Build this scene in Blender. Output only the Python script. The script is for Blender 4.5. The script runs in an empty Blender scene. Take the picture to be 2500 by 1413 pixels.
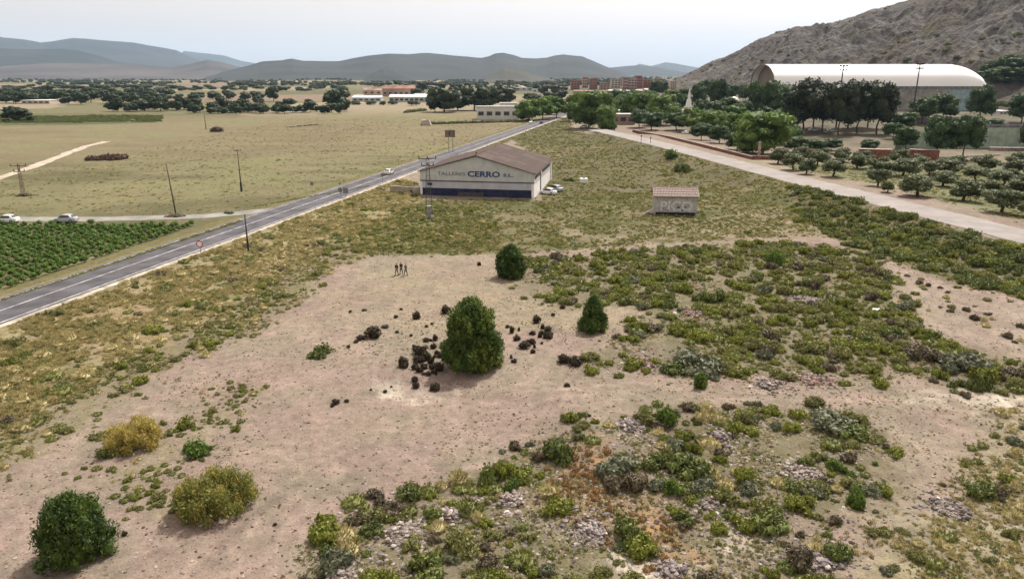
import bpy, math, random
import numpy as np
from mathutils import Vector
R = math.radians
rnd = random.Random(7)
sc = bpy.context.scene
COL = sc.collection

# ------------------------------------------------------------------ camera, sky, sun, exposure
CAMZ, PITCH, FPX = 27.0, 16.4, 1785.0
cam = bpy.data.cameras.new('camera'); camo = bpy.data.objects.new('camera', cam); COL.objects.link(camo)
camo.location = (0, 0, CAMZ); camo.rotation_euler = (R(90 - PITCH), 0, 0)
cam.sensor_width = 36; cam.lens = 36 * FPX / 2500; cam.clip_start = 0.5; cam.clip_end = 60000
sc.camera = camo
SUN_EL, SUN_AZ = 54.0, 30.0          # degrees; azimuth clockwise from +Y
w = bpy.data.worlds.new('World'); sc.world = w; w.use_nodes = True
nt = w.node_tree; nt.nodes.clear()
sky = nt.nodes.new('ShaderNodeTexSky'); sky.sky_type = 'NISHITA'; sky.sun_disc = False
sky.sun_elevation = R(SUN_EL); sky.sun_rotation = R(SUN_AZ); sky.altitude = 500
sky.air_density = 1.0; sky.dust_density = 8.0; sky.ozone_density = 1.0
hsv = nt.nodes.new('ShaderNodeHueSaturation'); hsv.inputs['Saturation'].default_value = 0.0
bg = nt.nodes.new('ShaderNodeBackground'); bg.inputs['Strength'].default_value = 0.15
wo = nt.nodes.new('ShaderNodeOutputWorld')
nt.links.new(sky.outputs[0], hsv.inputs['Color']); tint = nt.nodes.new('ShaderNodeMix'); tint.data_type = 'RGBA'; tint.blend_type = 'MULTIPLY'; tint.inputs[0].default_value = 1.0; tint.inputs[7].default_value = (1.12, 1.0, 0.925, 1)
nt.links.new(hsv.outputs[0], tint.inputs[6]); veil = nt.nodes.new('ShaderNodeMix'); veil.data_type = 'RGBA'; veil.inputs[0].default_value = 0.5; veil.inputs[7].default_value = (5.95, 5.35, 4.95, 1)   # even thin high cloud
nt.links.new(tint.outputs[2], veil.inputs[6]); nt.links.new(veil.outputs[2], bg.inputs['Color']); nt.links.new(bg.outputs[0], wo.inputs['Surface'])
sl = bpy.data.lights.new('sun', 'SUN'); slo = bpy.data.objects.new('sun', sl); COL.objects.link(slo)
sl.energy = 4.5; sl.angle = R(0.5); sl.color = (1.0, 0.955, 0.88)
sd = Vector((math.sin(R(SUN_AZ)) * math.cos(R(SUN_EL)), math.cos(R(SUN_AZ)) * math.cos(R(SUN_EL)), math.sin(R(SUN_EL))))
slo.rotation_euler = sd.to_track_quat('Z', 'Y').to_euler(); slo.location = (0, 0, 60)
vs = sc.view_settings; vs.view_transform = 'Standard'; vs.look = 'None'; vs.gamma = 1; vs.exposure = 0.40; vs.use_curve_mapping = False
cy = sc.cycles
cy.use_denoising = True; cy.max_bounces = 5; cy.diffuse_bounces = 2; cy.glossy_bounces = 2; cy.transmission_bounces = 2
cy.volume_bounces = 1; cy.transparent_max_bounces = 4; cy.use_adaptive_sampling = True; cy.adaptive_threshold = 0.02
HAZE = 0.000029

# ------------------------------------------------------------------ noise and terrain
def _hash(ix, iy, seed):
    n = (ix.astype(np.int64) * 374761393 + iy.astype(np.int64) * 668265263 + seed * 974711) & 0x7fffffff
    n = ((n ^ (n >> 13)) * 1274126177) & 0x7fffffff
    n = n ^ (n >> 16)
    return (n & 0xffff) / 65535.0
def vnoise(x, y, seed=0):
    x = np.asarray(x, float); y = np.asarray(y, float)
    ix = np.floor(x); iy = np.floor(y); fx = x - ix; fy = y - iy
    fx = fx * fx * (3 - 2 * fx); fy = fy * fy * (3 - 2 * fy)
    a = _hash(ix, iy, seed); b = _hash(ix + 1, iy, seed); c = _hash(ix, iy + 1, seed); d = _hash(ix + 1, iy + 1, seed)
    return (a + (b - a) * fx) * (1 - fy) + (c + (d - c) * fx) * fy
def fbm(x, y, scale, octv=4, seed=0):
    s = 0; amp = 1; tot = 0; f = 1.0 / scale
    for o in range(octv):
        s = s + amp * (vnoise(x * f + 17.3 * o, y * f - 9.1 * o, seed + o) - 0.5); tot += amp; amp *= 0.5; f *= 2.03
    return s / tot * 2
def ridged(x, y, scale, octv=4, seed=0):
    s = 0; amp = 1; tot = 0; f = 1.0 / scale
    for o in range(octv):
        s = s + amp * (1 - np.abs(vnoise(x * f + 7.7 * o, y * f + 3.1 * o, seed + o) * 2 - 1)); tot += amp; amp *= 0.5; f *= 2.1
    return s / tot
def ss(x, a, b):
    t = np.clip((x - a) / (b - a), 0, 1); return t * t * (3 - 2 * t)

# main road: straight; gravel road: polyline on a bank
RD = np.array([0.2139, 0.9769]); RN = np.array([0.9769, -0.2139]); R0 = np.array([-60.0, 80.5]); RHW = 4.3
GP = np.array([[112.0, -60.0], [92.0, 55.0], [82.0, 115.0], [69.0, 190.0], [57.5, 262.0], [48.0, 312.0], [40.0, 350.0]]); GHW = 4.6; GZ = 2.0
SP = np.array([[-260.0, 136.5], [-78.0, 137.6], [-60.0, 140.6], [-46.0, 149.0]])
def pldist(x, y, P):
    best = np.full(np.shape(x), 1e9); side = np.zeros(np.shape(x))
    for i in range(len(P) - 1):
        a, b = P[i], P[i + 1]; d = b - a; L2 = d @ d
        t = np.clip(((x - a[0]) * d[0] + (y - a[1]) * d[1]) / L2, 0, 1)
        dx = x - a[0] - t * d[0]; dy = y - a[1] - t * d[1]; dd = np.hypot(dx, dy)
        s = np.sign(d[0] * dy - d[1] * dx)       # >0 : left of the direction of travel (camera side)
        m = dd < best; side = np.where(m, s, side); best = np.where(m, dd, best)
    return best, side
def road_dist(x, y): return (x - R0[0]) * RN[0] + (y - R0[1]) * RN[1]
def H(x, y):
    x = np.asarray(x, float); y = np.asarray(y, float)
    rr = np.hypot(x, y)
    rd = road_dist(x, y)
    site = ss(rd, 6, 14)
    h = site * (fbm(x, y, 14, 3, 3) * 0.30 + fbm(x, y, 3.2, 3, 5) * 0.10) * (1 - ss(rr, 200, 400))
    rough = ss(x, -8, 2) * (1 - ss(y, 56, 64)) * (1 - ss(x, 45, 50))
    h = h + rough * (fbm(x, y, 7, 4, 11) * 0.7 + 0.25)
    rough2 = ss(x, 4, 12) * ss(y, 64, 70) * (1 - ss(y, 100, 112)) * (1 - ss(x, 60, 66))
    h = h + rough2 * (fbm(x, y, 8, 4, 12) * 0.5 + 0.15)
    h = h + (1 - site) * fbm(x, y, 45, 3, 7) * 0.35
    h = h + ss(rr, 700, 1800) * fbm(x, y, 900, 3, 9) * 5.0 + ss(rr, 200, 500) * fbm(x, y, 160, 3, 10) * 0.8
    h = h + 5.0 * ss(y, 300, 440) * ss(x, 60, 170)
    gd, gs = pldist(x, y, GP)
    up = np.where(gs > 0, 1 - ss(gd, GHW + 2.0, GHW + 13), 1 - 0.55 * ss(gd, GHW + 3, GHW + 30))
    yf = ss(y, -80, -20) * (1 - ss(y, 320, 352))
    k = up * yf
    h = h * (1 - k) + GZ * k
    # road bed
    ar = np.abs(rd); k2 = (1 - ss(ar, RHW + 1.6, RHW + 6.0)) * (1 - ss(y, 900, 1100))
    h = h * (1 - k2) + 0.45 * k2
    sdist, _ = pldist(x, y, SP); k3 = (1 - ss(sdist, 2.8, 6.0))
    h = h * (1 - k3) + 0.45 * k3
    return h
def Hsc(x, y): return float(H(x, y))
cp, sp_ = math.cos(R(PITCH)), math.sin(R(PITCH))
def ray(px, py):
    a = (px - 1250) / FPX; b = (706.5 - py) / FPX
    return np.array([a, cp + b * sp_, -sp_ + b * cp])
def at(px, py, z=None):
    d = ray(px, py)
    if d[2] > -0.0015: d[2] = -0.0015
    t = (CAMZ - (z or 0)) / -d[2]
    if z is None:
        for _ in range(14):
            hh = Hsc(d[0] * t, d[1] * t); t = 0.4 * t + 0.6 * (CAMZ - hh) / -d[2]
    x, y = d[0] * t, d[1] * t
    return Vector((x, y, Hsc(x, y) if z is None else z))
def ppm(p): return FPX / (p.y * cp + (CAMZ - p.z) * sp_)     # photo pixels per metre at a point

# ------------------------------------------------------------------ mesh helpers
def tag(o, label=None, cat=None, group=None, kind=None):
    if label: o['label'] = label
    if cat: o['category'] = cat
    if group: o['group'] = group
    if kind: o['kind'] = kind
    return o
def link(o, parent=None):
    COL.objects.link(o)
    if parent is not None: o.parent = parent
    return o
def empty(name, loc, rz=0.0):
    o = bpy.data.objects.new(name, None); o.location = loc; o.rotation_euler = (0, 0, rz); o.empty_display_size = 0.3
    return link(o)
def npmesh(name, V, F, mats, mi=None, smooth=False):
    """V (n,3); F (m,k) one face size; or list of such arrays"""
    me = bpy.data.meshes.new(name)
    Fs = F if isinstance(F, list) else [F]
    nl = sum(f.size for f in Fs); nf = sum(len(f) for f in Fs)
    me.vertices.add(len(V)); me.vertices.foreach_set('co', np.asarray(V, np.float32).ravel())
    me.loops.add(nl); me.loops.foreach_set('vertex_index', np.concatenate([f.ravel() for f in Fs]).astype(np.int32))
    me.polygons.add(nf)
    tot = np.concatenate([np.full(len(f), f.shape[1]) for f in Fs]); st = np.concatenate([[0], np.cumsum(tot)[:-1]])
    me.polygons.foreach_set('loop_start', st.astype(np.int32)); me.polygons.foreach_set('loop_total', tot.astype(np.int32))
    for m in (mats if isinstance(mats, (list, tuple)) else [mats]): me.materials.append(m)
    if mi is not None: me.polygons.foreach_set('material_index', np.asarray(mi, np.int32))
    me.polygons.foreach_set('use_smooth', np.full(nf, bool(smooth)))
    me.update(calc_edges=True); return me
class MB:
    def __init__(s): s.v = []; s.f = []
    def add(s, vs, fs):
        n = len(s.v); s.v += [tuple(v) for v in vs]; s.f += [tuple(n + i for i in f) for f in fs]; return s
    def box(s, x0, x1, y0, y1, z0, z1):
        return s.add([(x0,y0,z0),(x1,y0,z0),(x1,y1,z0),(x0,y1,z0),(x0,y0,z1),(x1,y0,z1),(x1,y1,z1),(x0,y1,z1)],
            [(0,3,2,1),(4,5,6,7),(0,1,5,4),(1,2,6,5),(2,3,7,6),(3,0,4,7)])
    def hexa(s, b, t):   # 4 bottom pts, 4 top pts
        return s.add(list(b) + list(t), [(0,3,2,1),(4,5,6,7),(0,1,5,4),(1,2,6,5),(2,3,7,6),(3,0,4,7)])
    def cyl(s, p0, p1, r0, r1=None, n=8):
        r1 = r0 if r1 is None else r1; p0 = Vector(p0); p1 = Vector(p1); d = (p1 - p0).normalized()
        a = d.orthogonal().normalized(); b = d.cross(a); vs = []
        for p, r in ((p0, r0), (p1, r1)):
            for i in range(n): t = 2 * math.pi * i / n; vs.append(p + a * (r * math.cos(t)) + b * (r * math.sin(t)))
        fs = [(i, (i + 1) % n, n + (i + 1) % n, n + i) for i in range(n)] + [tuple(range(n - 1, -1, -1)), tuple(range(n, 2 * n))]
        return s.add(vs, fs)
    def bar(s, p0, p1, w):
        return s.cyl(p0, p1, w * 0.7, w * 0.7, 4)
    def prism(s, prof, x0, x1, axis=0):   # profile of (a,b) extruded along an axis
        n = len(prof)
        def P(a, b, t): return (t, a, b) if axis == 0 else (a, t, b)
        vs = [P(a, b, x0) for a, b in prof] + [P(a, b, x1) for a, b in prof]
        return s.add(vs, [(i, (i + 1) % n, n + (i + 1) % n, n + i) for i in range(n)] + [tuple(range(n - 1, -1, -1)), tuple(range(n, 2 * n))])
    def mesh(s, name, mat, smooth=False, bevel=0):
        me = bpy.data.meshes.new(name); me.from_pydata(s.v, [], s.f); me.materials.append(mat)
        if smooth: me.polygons.foreach_set('use_smooth', [True] * len(me.polygons))
        me.update(); return me
    def build(s, name, mat, parent=None, smooth=False, bevel=0, label=None):
        import bmesh
        me = s.mesh(name, mat, smooth)
        bm = bmesh.new(); bm.from_mesh(me); bmesh.ops.recalc_face_normals(bm, faces=bm.faces); bm.to_mesh(me); bm.free()
        o = link(bpy.data.objects.new(name, me), parent)
        if bevel:
            m = o.modifiers.new('bevel', 'BEVEL'); m.width = bevel; m.segments = 2; m.limit_method = 'ANGLE'
        if label: o['label'] = label
        return o

# ------------------------------------------------------------------ materials
def mat(name, col, rough=0.8, var=0.15, scale=2.0, bump=0.0, metal=0.0, spec=0.3, col2=None, scale2=None, coord='Object', bscale=None, dirt=0.0):
    m = bpy.data.materials.new(name); m.use_nodes = True; t = m.node_tree; N = t.nodes; L = t.links
    b = N['Principled BSDF']; b.inputs['Roughness'].default_value = rough; b.inputs['Metallic'].default_value = metal
    b.inputs['Specular IOR Level'].default_value = spec
    tc = N.new('ShaderNodeTexCoord')
    no = N.new('ShaderNodeTexNoise'); no.inputs['Scale'].default_value = scale; no.inputs['Detail'].default_value = 6
    L.new(tc.outputs[coord], no.inputs['Vector'])
    mx = N.new('ShaderNodeMix'); mx.data_type = 'RGBA'
    c2 = col2 or tuple(c * (1 - var * 2) for c in col); c1 = tuple(min(1, c * (1 + var)) for c in col) if not col2 else col
    mx.inputs[6].default_value = (*c2, 1); mx.inputs[7].default_value = (*c1, 1)
    rp = N.new('ShaderNodeMapRange'); rp.inputs[1].default_value = 0.35; rp.inputs[2].default_value = 0.65
    L.new(no.outputs['Fac'], rp.inputs[0]); L.new(rp.outputs[0], mx.inputs[0]); out = mx.outputs[2]
    if dirt:
        n2 = N.new('ShaderNodeTexNoise'); n2.inputs['Scale'].default_value = 0.6; n2.inputs['Detail'].default_value = 8; n2.inputs['Roughness'].default_value = 0.7
        mp = N.new('ShaderNodeMapping'); mp.inputs['Scale'].default_value = (1.5, 1.5, 0.25)
        L.new(tc.outputs[coord], mp.inputs[0]); L.new(mp.outputs[0], n2.inputs['Vector'])
        r2 = N.new('ShaderNodeMapRange'); r2.inputs[1].default_value = 0.5; r2.inputs[2].default_value = 0.75; r2.inputs[4].default_value = dirt
        L.new(n2.outputs['Fac'], r2.inputs[0])
        m2 = N.new('ShaderNodeMix'); m2.data_type = 'RGBA'; m2.inputs[7].default_value = (0.12, 0.10, 0.08, 1)
        L.new(r2.outputs[0], m2.inputs[0]); L.new(out, m2.inputs[6]); out = m2.outputs[2]
    L.new(out, b.inputs['Base Color'])
    if bump:
        bn = N.new('ShaderNodeTexNoise'); bn.inputs['Scale'].default_value = bscale or scale * 4; bn.inputs['Detail'].default_value = 5
        L.new(tc.outputs[coord], bn.inputs['Vector'])
        bp = N.new('ShaderNodeBump'); bp.inputs['Strength'].default_value = bump; bp.inputs['Distance'].default_value = 0.1
        L.new(bn.outputs['Fac'], bp.inputs['Height']); L.new(bp.outputs[0], b.inputs['Normal'])
    return m
def leafmat(name, dark, light, trans=0.25, tip=None, rough=0.6):
    """foliage: colour varies from leaf to leaf and from clump to clump"""
    m = bpy.data.materials.new(name); m.use_nodes = True; t = m.node_tree; N = t.nodes; L = t.links
    b = N['Principled BSDF']; b.inputs['Roughness'].default_value = rough; b.inputs['Specular IOR Level'].default_value = 0.25
    g = N.new('ShaderNodeNewGeometry'); oi = N.new('ShaderNodeObjectInfo'); tc = N.new('ShaderNodeTexCoord')
    no = N.new('ShaderNodeTexNoise'); no.inputs['Scale'].default_value = 3.0; L.new(tc.outputs['Object'], no.inputs['Vector'])
    a = N.new('ShaderNodeMath'); a.operation = 'MULTIPLY_ADD'; a.inputs[1].default_value = 0.55
    L.new(g.outputs['Random Per Island'], a.inputs[0])
    a2 = N.new('ShaderNodeMath'); a2.operation = 'MULTIPLY'; a2.inputs[1].default_value = 0.3; L.new(oi.outputs['Random'], a2.inputs[0]); L.new(a2.outputs[0], a.inputs[2])
    a3 = N.new('ShaderNodeMapRange'); a3.inputs[1].default_value = 0.3; a3.inputs[2].default_value = 0.7; a3.inputs[3].default_value = -0.15; a3.inputs[4].default_value = 0.35
    L.new(no.outputs['Fac'], a3.inputs[0])
    a4 = N.new('ShaderNodeMath'); a4.operation = 'ADD'; L.new(a.outputs[0], a4.inputs[0]); L.new(a3.outputs[0], a4.inputs[1])
    cr = N.new('ShaderNodeValToRGB'); cr.color_ramp.elements[0].position = 0.1; cr.color_ramp.elements[0].color = (*dark, 1)
    cr.color_ramp.elements[1].position = 0.8; cr.color_ramp.elements[1].color = (*light, 1)
    if tip: e = cr.color_ramp.elements.new(0.97); e.color = (*tip, 1)
    L.new(a4.outputs[0], cr.inputs[0]); L.new(cr.outputs[0], b.inputs['Base Color'])
    tr = N.new('ShaderNodeBsdfTranslucent'); L.new(cr.outputs[0], tr.inputs['Color'])
    ms = N.new('ShaderNodeMixShader'); ms.inputs[0].default_value = trans
    L.new(b.outputs[0], ms.inputs[1]); L.new(tr.outputs[0], ms.inputs[2]); L.new(ms.outputs[0], N['Material Output'].inputs['Surface'])
    return m
M = {}
M['bark'] = mat('bark', (0.10, 0.07, 0.05), 0.95, 0.3, 6, 0.5)
M['bark_pale'] = mat('bark_pale', (0.22, 0.18, 0.14), 0.95, 0.3, 6, 0.4)
M['pine'] = leafmat('pine_needles', (0.025, 0.049, 0.011), (0.103, 0.159, 0.028), 0.35, (0.26, 0.24, 0.05))
M['pine_dark'] = leafmat('dark_pine_needles', (0.009, 0.015, 0.007), (0.031, 0.043, 0.015), 0.12)
M['round_green'] = leafmat('green_leaves', (0.039, 0.077, 0.014), (0.131, 0.202, 0.039), 0.35)
M['grove'] = leafmat('grove_leaves', (0.024, 0.048, 0.017), (0.066, 0.108, 0.034), 0.25)
M['olive'] = leafmat('olive_leaves', (0.052, 0.068, 0.027), (0.146, 0.167, 0.072), 0.15)
M['far_tree'] = leafmat('far_tree_leaves', (0.016, 0.030, 0.014), (0.045, 0.065, 0.026), 0.15)
M['shrub_green'] = leafmat('shrub_green', (0.068, 0.081, 0.014), (0.244, 0.263, 0.044), 0.25)
M['shrub_olive'] = leafmat('shrub_olive', (0.076, 0.081, 0.026), (0.240, 0.233, 0.078), 0.25)
M['shrub_dark'] = leafmat('shrub_dark', (0.043, 0.056, 0.017), (0.160, 0.188, 0.046), 0.2)
M['shrub_brown'] = leafmat('shrub_brown', (0.051, 0.039, 0.022), (0.153, 0.122, 0.076), 0.15)
M['shrub_grey'] = leafmat('shrub_grey', (0.062, 0.066, 0.040), (0.174, 0.184, 0.109), 0.15)
M['shrub_bright'] = leafmat('shrub_bright', (0.045, 0.085, 0.013), (0.139, 0.198, 0.035), 0.35)
M['broom'] = leafmat('broom', (0.078, 0.085, 0.020), (0.230, 0.235, 0.055), 0.3, (0.42, 0.27, 0.05))
M['broom_pale'] = leafmat('broom_pale', (0.202, 0.164, 0.044), (0.455, 0.366, 0.095), 0.3, (0.50, 0.33, 0.08))
M['dry'] = leafmat('dry_grass', (0.243, 0.198, 0.087), (0.513, 0.443, 0.221), 0.3)
M['orange_grass'] = leafmat('orange_grass', (0.176, 0.102, 0.041), (0.352, 0.225, 0.106), 0.3)
M['tuss_green'] = leafmat('tussock_green', (0.089, 0.099, 0.029), (0.238, 0.251, 0.079), 0.3)
M['tuss_dead'] = leafmat('tussock_dead', (0.016, 0.011, 0.006), (0.055, 0.038, 0.018), 0.1)
M['vine'] = leafmat('vine_leaves', (0.041, 0.088, 0.014), (0.141, 0.223, 0.041), 0.35)
M['asphalt'] = mat('asphalt', (0.076, 0.071, 0.079), 0.9, 0.20, 0.35, 0.2, bscale=30)
M['asphalt_old'] = mat('asphalt_old', (0.21, 0.20, 0.18), 0.9, 0.15, 0.3, 0.2, bscale=30)
M['paint'] = mat('road_paint', (0.55, 0.55, 0.53), 0.7, 0.25, 1.0)
M['gravel'] = mat('pale_gravel', (0.24, 0.215, 0.20), 0.95, 0.08, 0.25, 0.3, bscale=12, dirt=0.0)
M['verge'] = mat('verge_gravel', (0.40, 0.345, 0.28), 0.95, 0.22, 0.9, 0.3, bscale=9)
M['track'] = mat('track_earth', (0.40, 0.335, 0.265), 0.95, 0.2, 0.5)
M['concrete'] = mat('concrete', (0.36, 0.34, 0.31), 0.9, 0.2, 1.5, 0.2)
M['wall_grey'] = mat('rendered_grey_wall', (0.50, 0.50, 0.475), 0.9, 0.06, 0.5, 0.1, dirt=0.25)
M['wall_white'] = mat('white_wall', (0.78, 0.74, 0.72), 0.9, 0.05, 0.5, 0.1, dirt=0.2)
M['wall_lilac'] = mat('lower_wall', (0.47, 0.465, 0.48), 0.9, 0.06, 0.5, 0.1, dirt=0.2)
M['dado'] = mat('blue_dado', (0.018, 0.023, 0.065), 0.8, 0.2, 0.7, dirt=0.3)
M['dark_strip'] = mat('dark_strip', (0.07, 0.07, 0.09), 0.7, 0.2, 1)
M['roof_sheet'] = mat('fibre_cement_sheet', (0.075, 0.051, 0.043), 0.9, 0.18, 0.8, 0.2, dirt=0.25)
M['roof_sheet_old'] = mat('lichened_sheet', (0.10, 0.07, 0.06), 0.9, 0.22, 1.2, 0.2, dirt=0.3)
M['tile'] = mat('clay_tile', (0.30, 0.235, 0.21), 0.9, 0.25, 3, 0.2, dirt=0.3)
M['hut_wall'] = mat('hut_wall', (0.42, 0.385, 0.355), 0.9, 0.14, 1.2, 0.2, dirt=0.5)
M['graffiti'] = mat('white_spray', (0.60, 0.60, 0.63), 0.8, 0.2, 3)
M['graffiti_dark'] = mat('dark_spray', (0.12, 0.12, 0.16), 0.8, 0.2, 3)
M['letter_blue'] = mat('blue_letter', (0.02, 0.05, 0.15), 0.6, 0.1, 2)
M['letter_dark'] = mat('faded_letter', (0.13, 0.15, 0.18), 0.7, 0.2, 2)
M['glass'] = mat('dark_glass', (0.03, 0.035, 0.04), 0.15, 0.1, 2, spec=0.6)
M['black'] = mat('dark_opening', (0.02, 0.02, 0.02), 0.8, 0.1, 2)
M['metal'] = mat('galvanised_metal', (0.20, 0.20, 0.20), 0.6, 0.15, 3, metal=0.3)
M['metal_dark'] = mat('weathered_steel', (0.07, 0.068, 0.065), 0.7, 0.2, 3, metal=0.2)
M['wood_pole'] = mat('wooden_pole', (0.13, 0.10, 0.075), 0.95, 0.25, 4, 0.3)
M['pole_dark'] = mat('dark_pole', (0.035, 0.033, 0.032), 0.8, 0.2, 4)
M['insul'] = mat('brown_ceramic', (0.12, 0.06, 0.04), 0.3, 0.1, 4)
M['sign_brown'] = mat('sign_back', (0.17, 0.125, 0.10), 0.7, 0.2, 2)
M['sign_white'] = mat('sign_white', (0.72, 0.72, 0.72), 0.5, 0.05, 3)
M['sign_red'] = mat('sign_red', (0.42, 0.05, 0.05), 0.5, 0.1, 3)
M['tent'] = mat('white_membrane', (0.85, 0.84, 0.82), 0.4, 0.02, 0.05, spec=0.6)
M['tent_rib'] = mat('membrane_seam', (0.66, 0.65, 0.63), 0.6, 0.05, 1)
M['arch_steel'] = mat('arch_steel', (0.20, 0.15, 0.12), 0.7, 0.2, 1)
M['hall_wall'] = mat('hall_wall', (0.27, 0.26, 0.23), 0.9, 0.15, 0.3, dirt=0.3)
M['hall_blue'] = mat('hall_blue_panel', (0.24, 0.33, 0.35), 0.8, 0.1, 0.4)
M['red_brick'] = mat('red_brick', (0.20, 0.085, 0.06), 0.9, 0.25, 1.5, 0.2)
M['brick_pale'] = mat('worn_brick_coping', (0.33, 0.24, 0.21), 0.9, 0.25, 1.5)
M['green_wall'] = mat('pale_green_wall', (0.30, 0.37, 0.29), 0.9, 0.12, 0.4, dirt=0.3)
M['court_band'] = mat('grey_band', (0.17, 0.17, 0.18), 0.9, 0.2, 0.6)
M['town_red'] = mat('red_facade', (0.30, 0.125, 0.10), 0.9, 0.25, 0.05, coord='Object')
M['town_pink'] = mat('pink_facade', (0.42, 0.27, 0.23), 0.9, 0.2, 0.05)
M['town_beige'] = mat('beige_facade', (0.50, 0.42, 0.34), 0.9, 0.15, 0.05)
M['town_white'] = mat('white_facade', (0.62, 0.60, 0.57), 0.9, 0.1, 0.05)
M['town_roof'] = mat('town_roof', (0.27, 0.14, 0.10), 0.9, 0.2, 0.1)
M['shed_grey'] = mat('shed_grey', (0.42, 0.42, 0.43), 0.8, 0.15, 0.1)
M['shed_roof'] = mat('pale_shed_roof', (0.62, 0.61, 0.60), 0.7, 0.1, 0.1)
M['car_white'] = mat('white_car_paint', (0.75, 0.75, 0.75), 0.25, 0.02, 2, spec=0.6)
M['car_silver'] = mat('silver_car_paint', (0.42, 0.44, 0.47), 0.25, 0.03, 2, spec=0.6, metal=0.3)
M['car_dark'] = mat('dark_car_paint', (0.06, 0.06, 0.075), 0.25, 0.05, 2, spec=0.6)
M['car_cream'] = mat('cream_van_paint', (0.60, 0.60, 0.50), 0.3, 0.03, 2, spec=0.5)
M['tyre'] = mat('tyre_rubber', (0.018, 0.018, 0.018), 0.9, 0.1, 4)
M['rim'] = mat('wheel_rim', (0.35, 0.35, 0.36), 0.4, 0.05, 4, metal=0.6)
M['lamp'] = mat('lamp_glass', (0.55, 0.55, 0.5), 0.2, 0.05, 4)
M['skin'] = mat('skin', (0.42, 0.25, 0.18), 0.6, 0.05, 8)
M['cloth_black'] = mat('black_cloth', (0.022, 0.020, 0.022), 0.9, 0.2, 6)
M['cloth_purple'] = mat('lilac_cloth', (0.10, 0.07, 0.11), 0.9, 0.2, 6)
M['cloth_grey'] = mat('grey_cloth', (0.13, 0.11, 0.13), 0.9, 0.2, 6)
M['hair'] = mat('dark_hair', (0.02, 0.014, 0.01), 0.7, 0.2, 10)
M['stone'] = mat('pale_stone', (0.31, 0.26, 0.23), 0.95, 0.3, 1.2, 0.5, col2=(0.19, 0.155, 0.145))
M['stone_red'] = mat('reddish_stone', (0.28, 0.18, 0.15), 0.95, 0.3, 1.2, 0.5, col2=(0.18, 0.10, 0.085))
M['stone_grey'] = mat('grey_stone', (0.28, 0.24, 0.235), 0.95, 0.3, 1.2, 0.5, col2=(0.12, 0.10, 0.11))
def rubblemat(name, cols):
    m = bpy.data.materials.new(name); m.use_nodes = True; t = m.node_tree; N = t.nodes; L = t.links; b = N['Principled BSDF']; b.inputs['Roughness'].default_value = 0.95
    g = N.new('ShaderNodeNewGeometry'); v = N.new('ShaderNodeTexVoronoi'); v.inputs['Scale'].default_value = 8.0; L.new(g.outputs['Position'], v.inputs['Vector'])
    sp = N.new('ShaderNodeSeparateColor'); L.new(v.outputs['Color'], sp.inputs[0]); cr = N.new('ShaderNodeValToRGB'); cr.color_ramp.elements[0].color = (*cols[0], 1); cr.color_ramp.elements[1].color = (*cols[-1], 1)
    for i, c in enumerate(cols[1:-1]): e = cr.color_ramp.elements.new((i + 1) / (len(cols) - 1)); e.color = (*c, 1)
    L.new(sp.outputs[0], cr.inputs[0]); L.new(cr.outputs[0], b.inputs['Base Color'])
    bp = N.new('ShaderNodeBump'); bp.inputs['Strength'].default_value = 1.0; bp.inputs['Distance'].default_value = 0.12; bp.invert = True; L.new(v.outputs['Distance'], bp.inputs['Height']); L.new(bp.outputs[0], b.inputs['Normal']); return m
M['rubble'] = rubblemat('mixed_rubble', [(0.06, 0.048, 0.038), (0.15, 0.12, 0.10), (0.22, 0.175, 0.15), (0.13, 0.11, 0.085), (0.33, 0.28, 0.24)])
M['rubble_red'] = rubblemat('brick_rubble', [(0.08, 0.05, 0.04), (0.20, 0.12, 0.10), (0.22, 0.145, 0.12), (0.16, 0.12, 0.095), (0.33, 0.26, 0.22)])
M['stone_white'] = mat('white_stone', (0.50, 0.47, 0.42), 0.9, 0.1, 2)
M['pebble'] = mat('brown_pebble', (0.10, 0.072, 0.055), 0.95, 0.3, 4)
M['monument'] = mat('white_marble', (0.74, 0.74, 0.71), 0.6, 0.05, 1)
M['brush'] = leafmat('dry_brush', (0.06, 0.035, 0.025), (0.17, 0.115, 0.085), 0.05)
M['flag'] = mat('flag_cloth', (0.5, 0.2, 0.1), 0.8, 0.1, 2)

# per-instance tint for stones
for k in ('stone', 'stone_red', 'stone_grey'):
    t = M[k].node_tree; b = t.nodes['Principled BSDF']; src = b.inputs['Base Color'].links[0].from_socket
    oi = t.nodes.new('ShaderNodeObjectInfo'); mr = t.nodes.new('ShaderNodeMapRange'); mr.inputs[3].default_value = 0.55; mr.inputs[4].default_value = 1.45
    t.links.new(oi.outputs['Random'], mr.inputs[0]); vm = t.nodes.new('ShaderNodeVectorMath'); vm.operation = 'SCALE'
    t.links.new(src, vm.inputs[0]); t.links.new(mr.outputs[0], vm.inputs['Scale']); t.links.new(vm.outputs[0], b.inputs['Base Color'])

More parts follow.
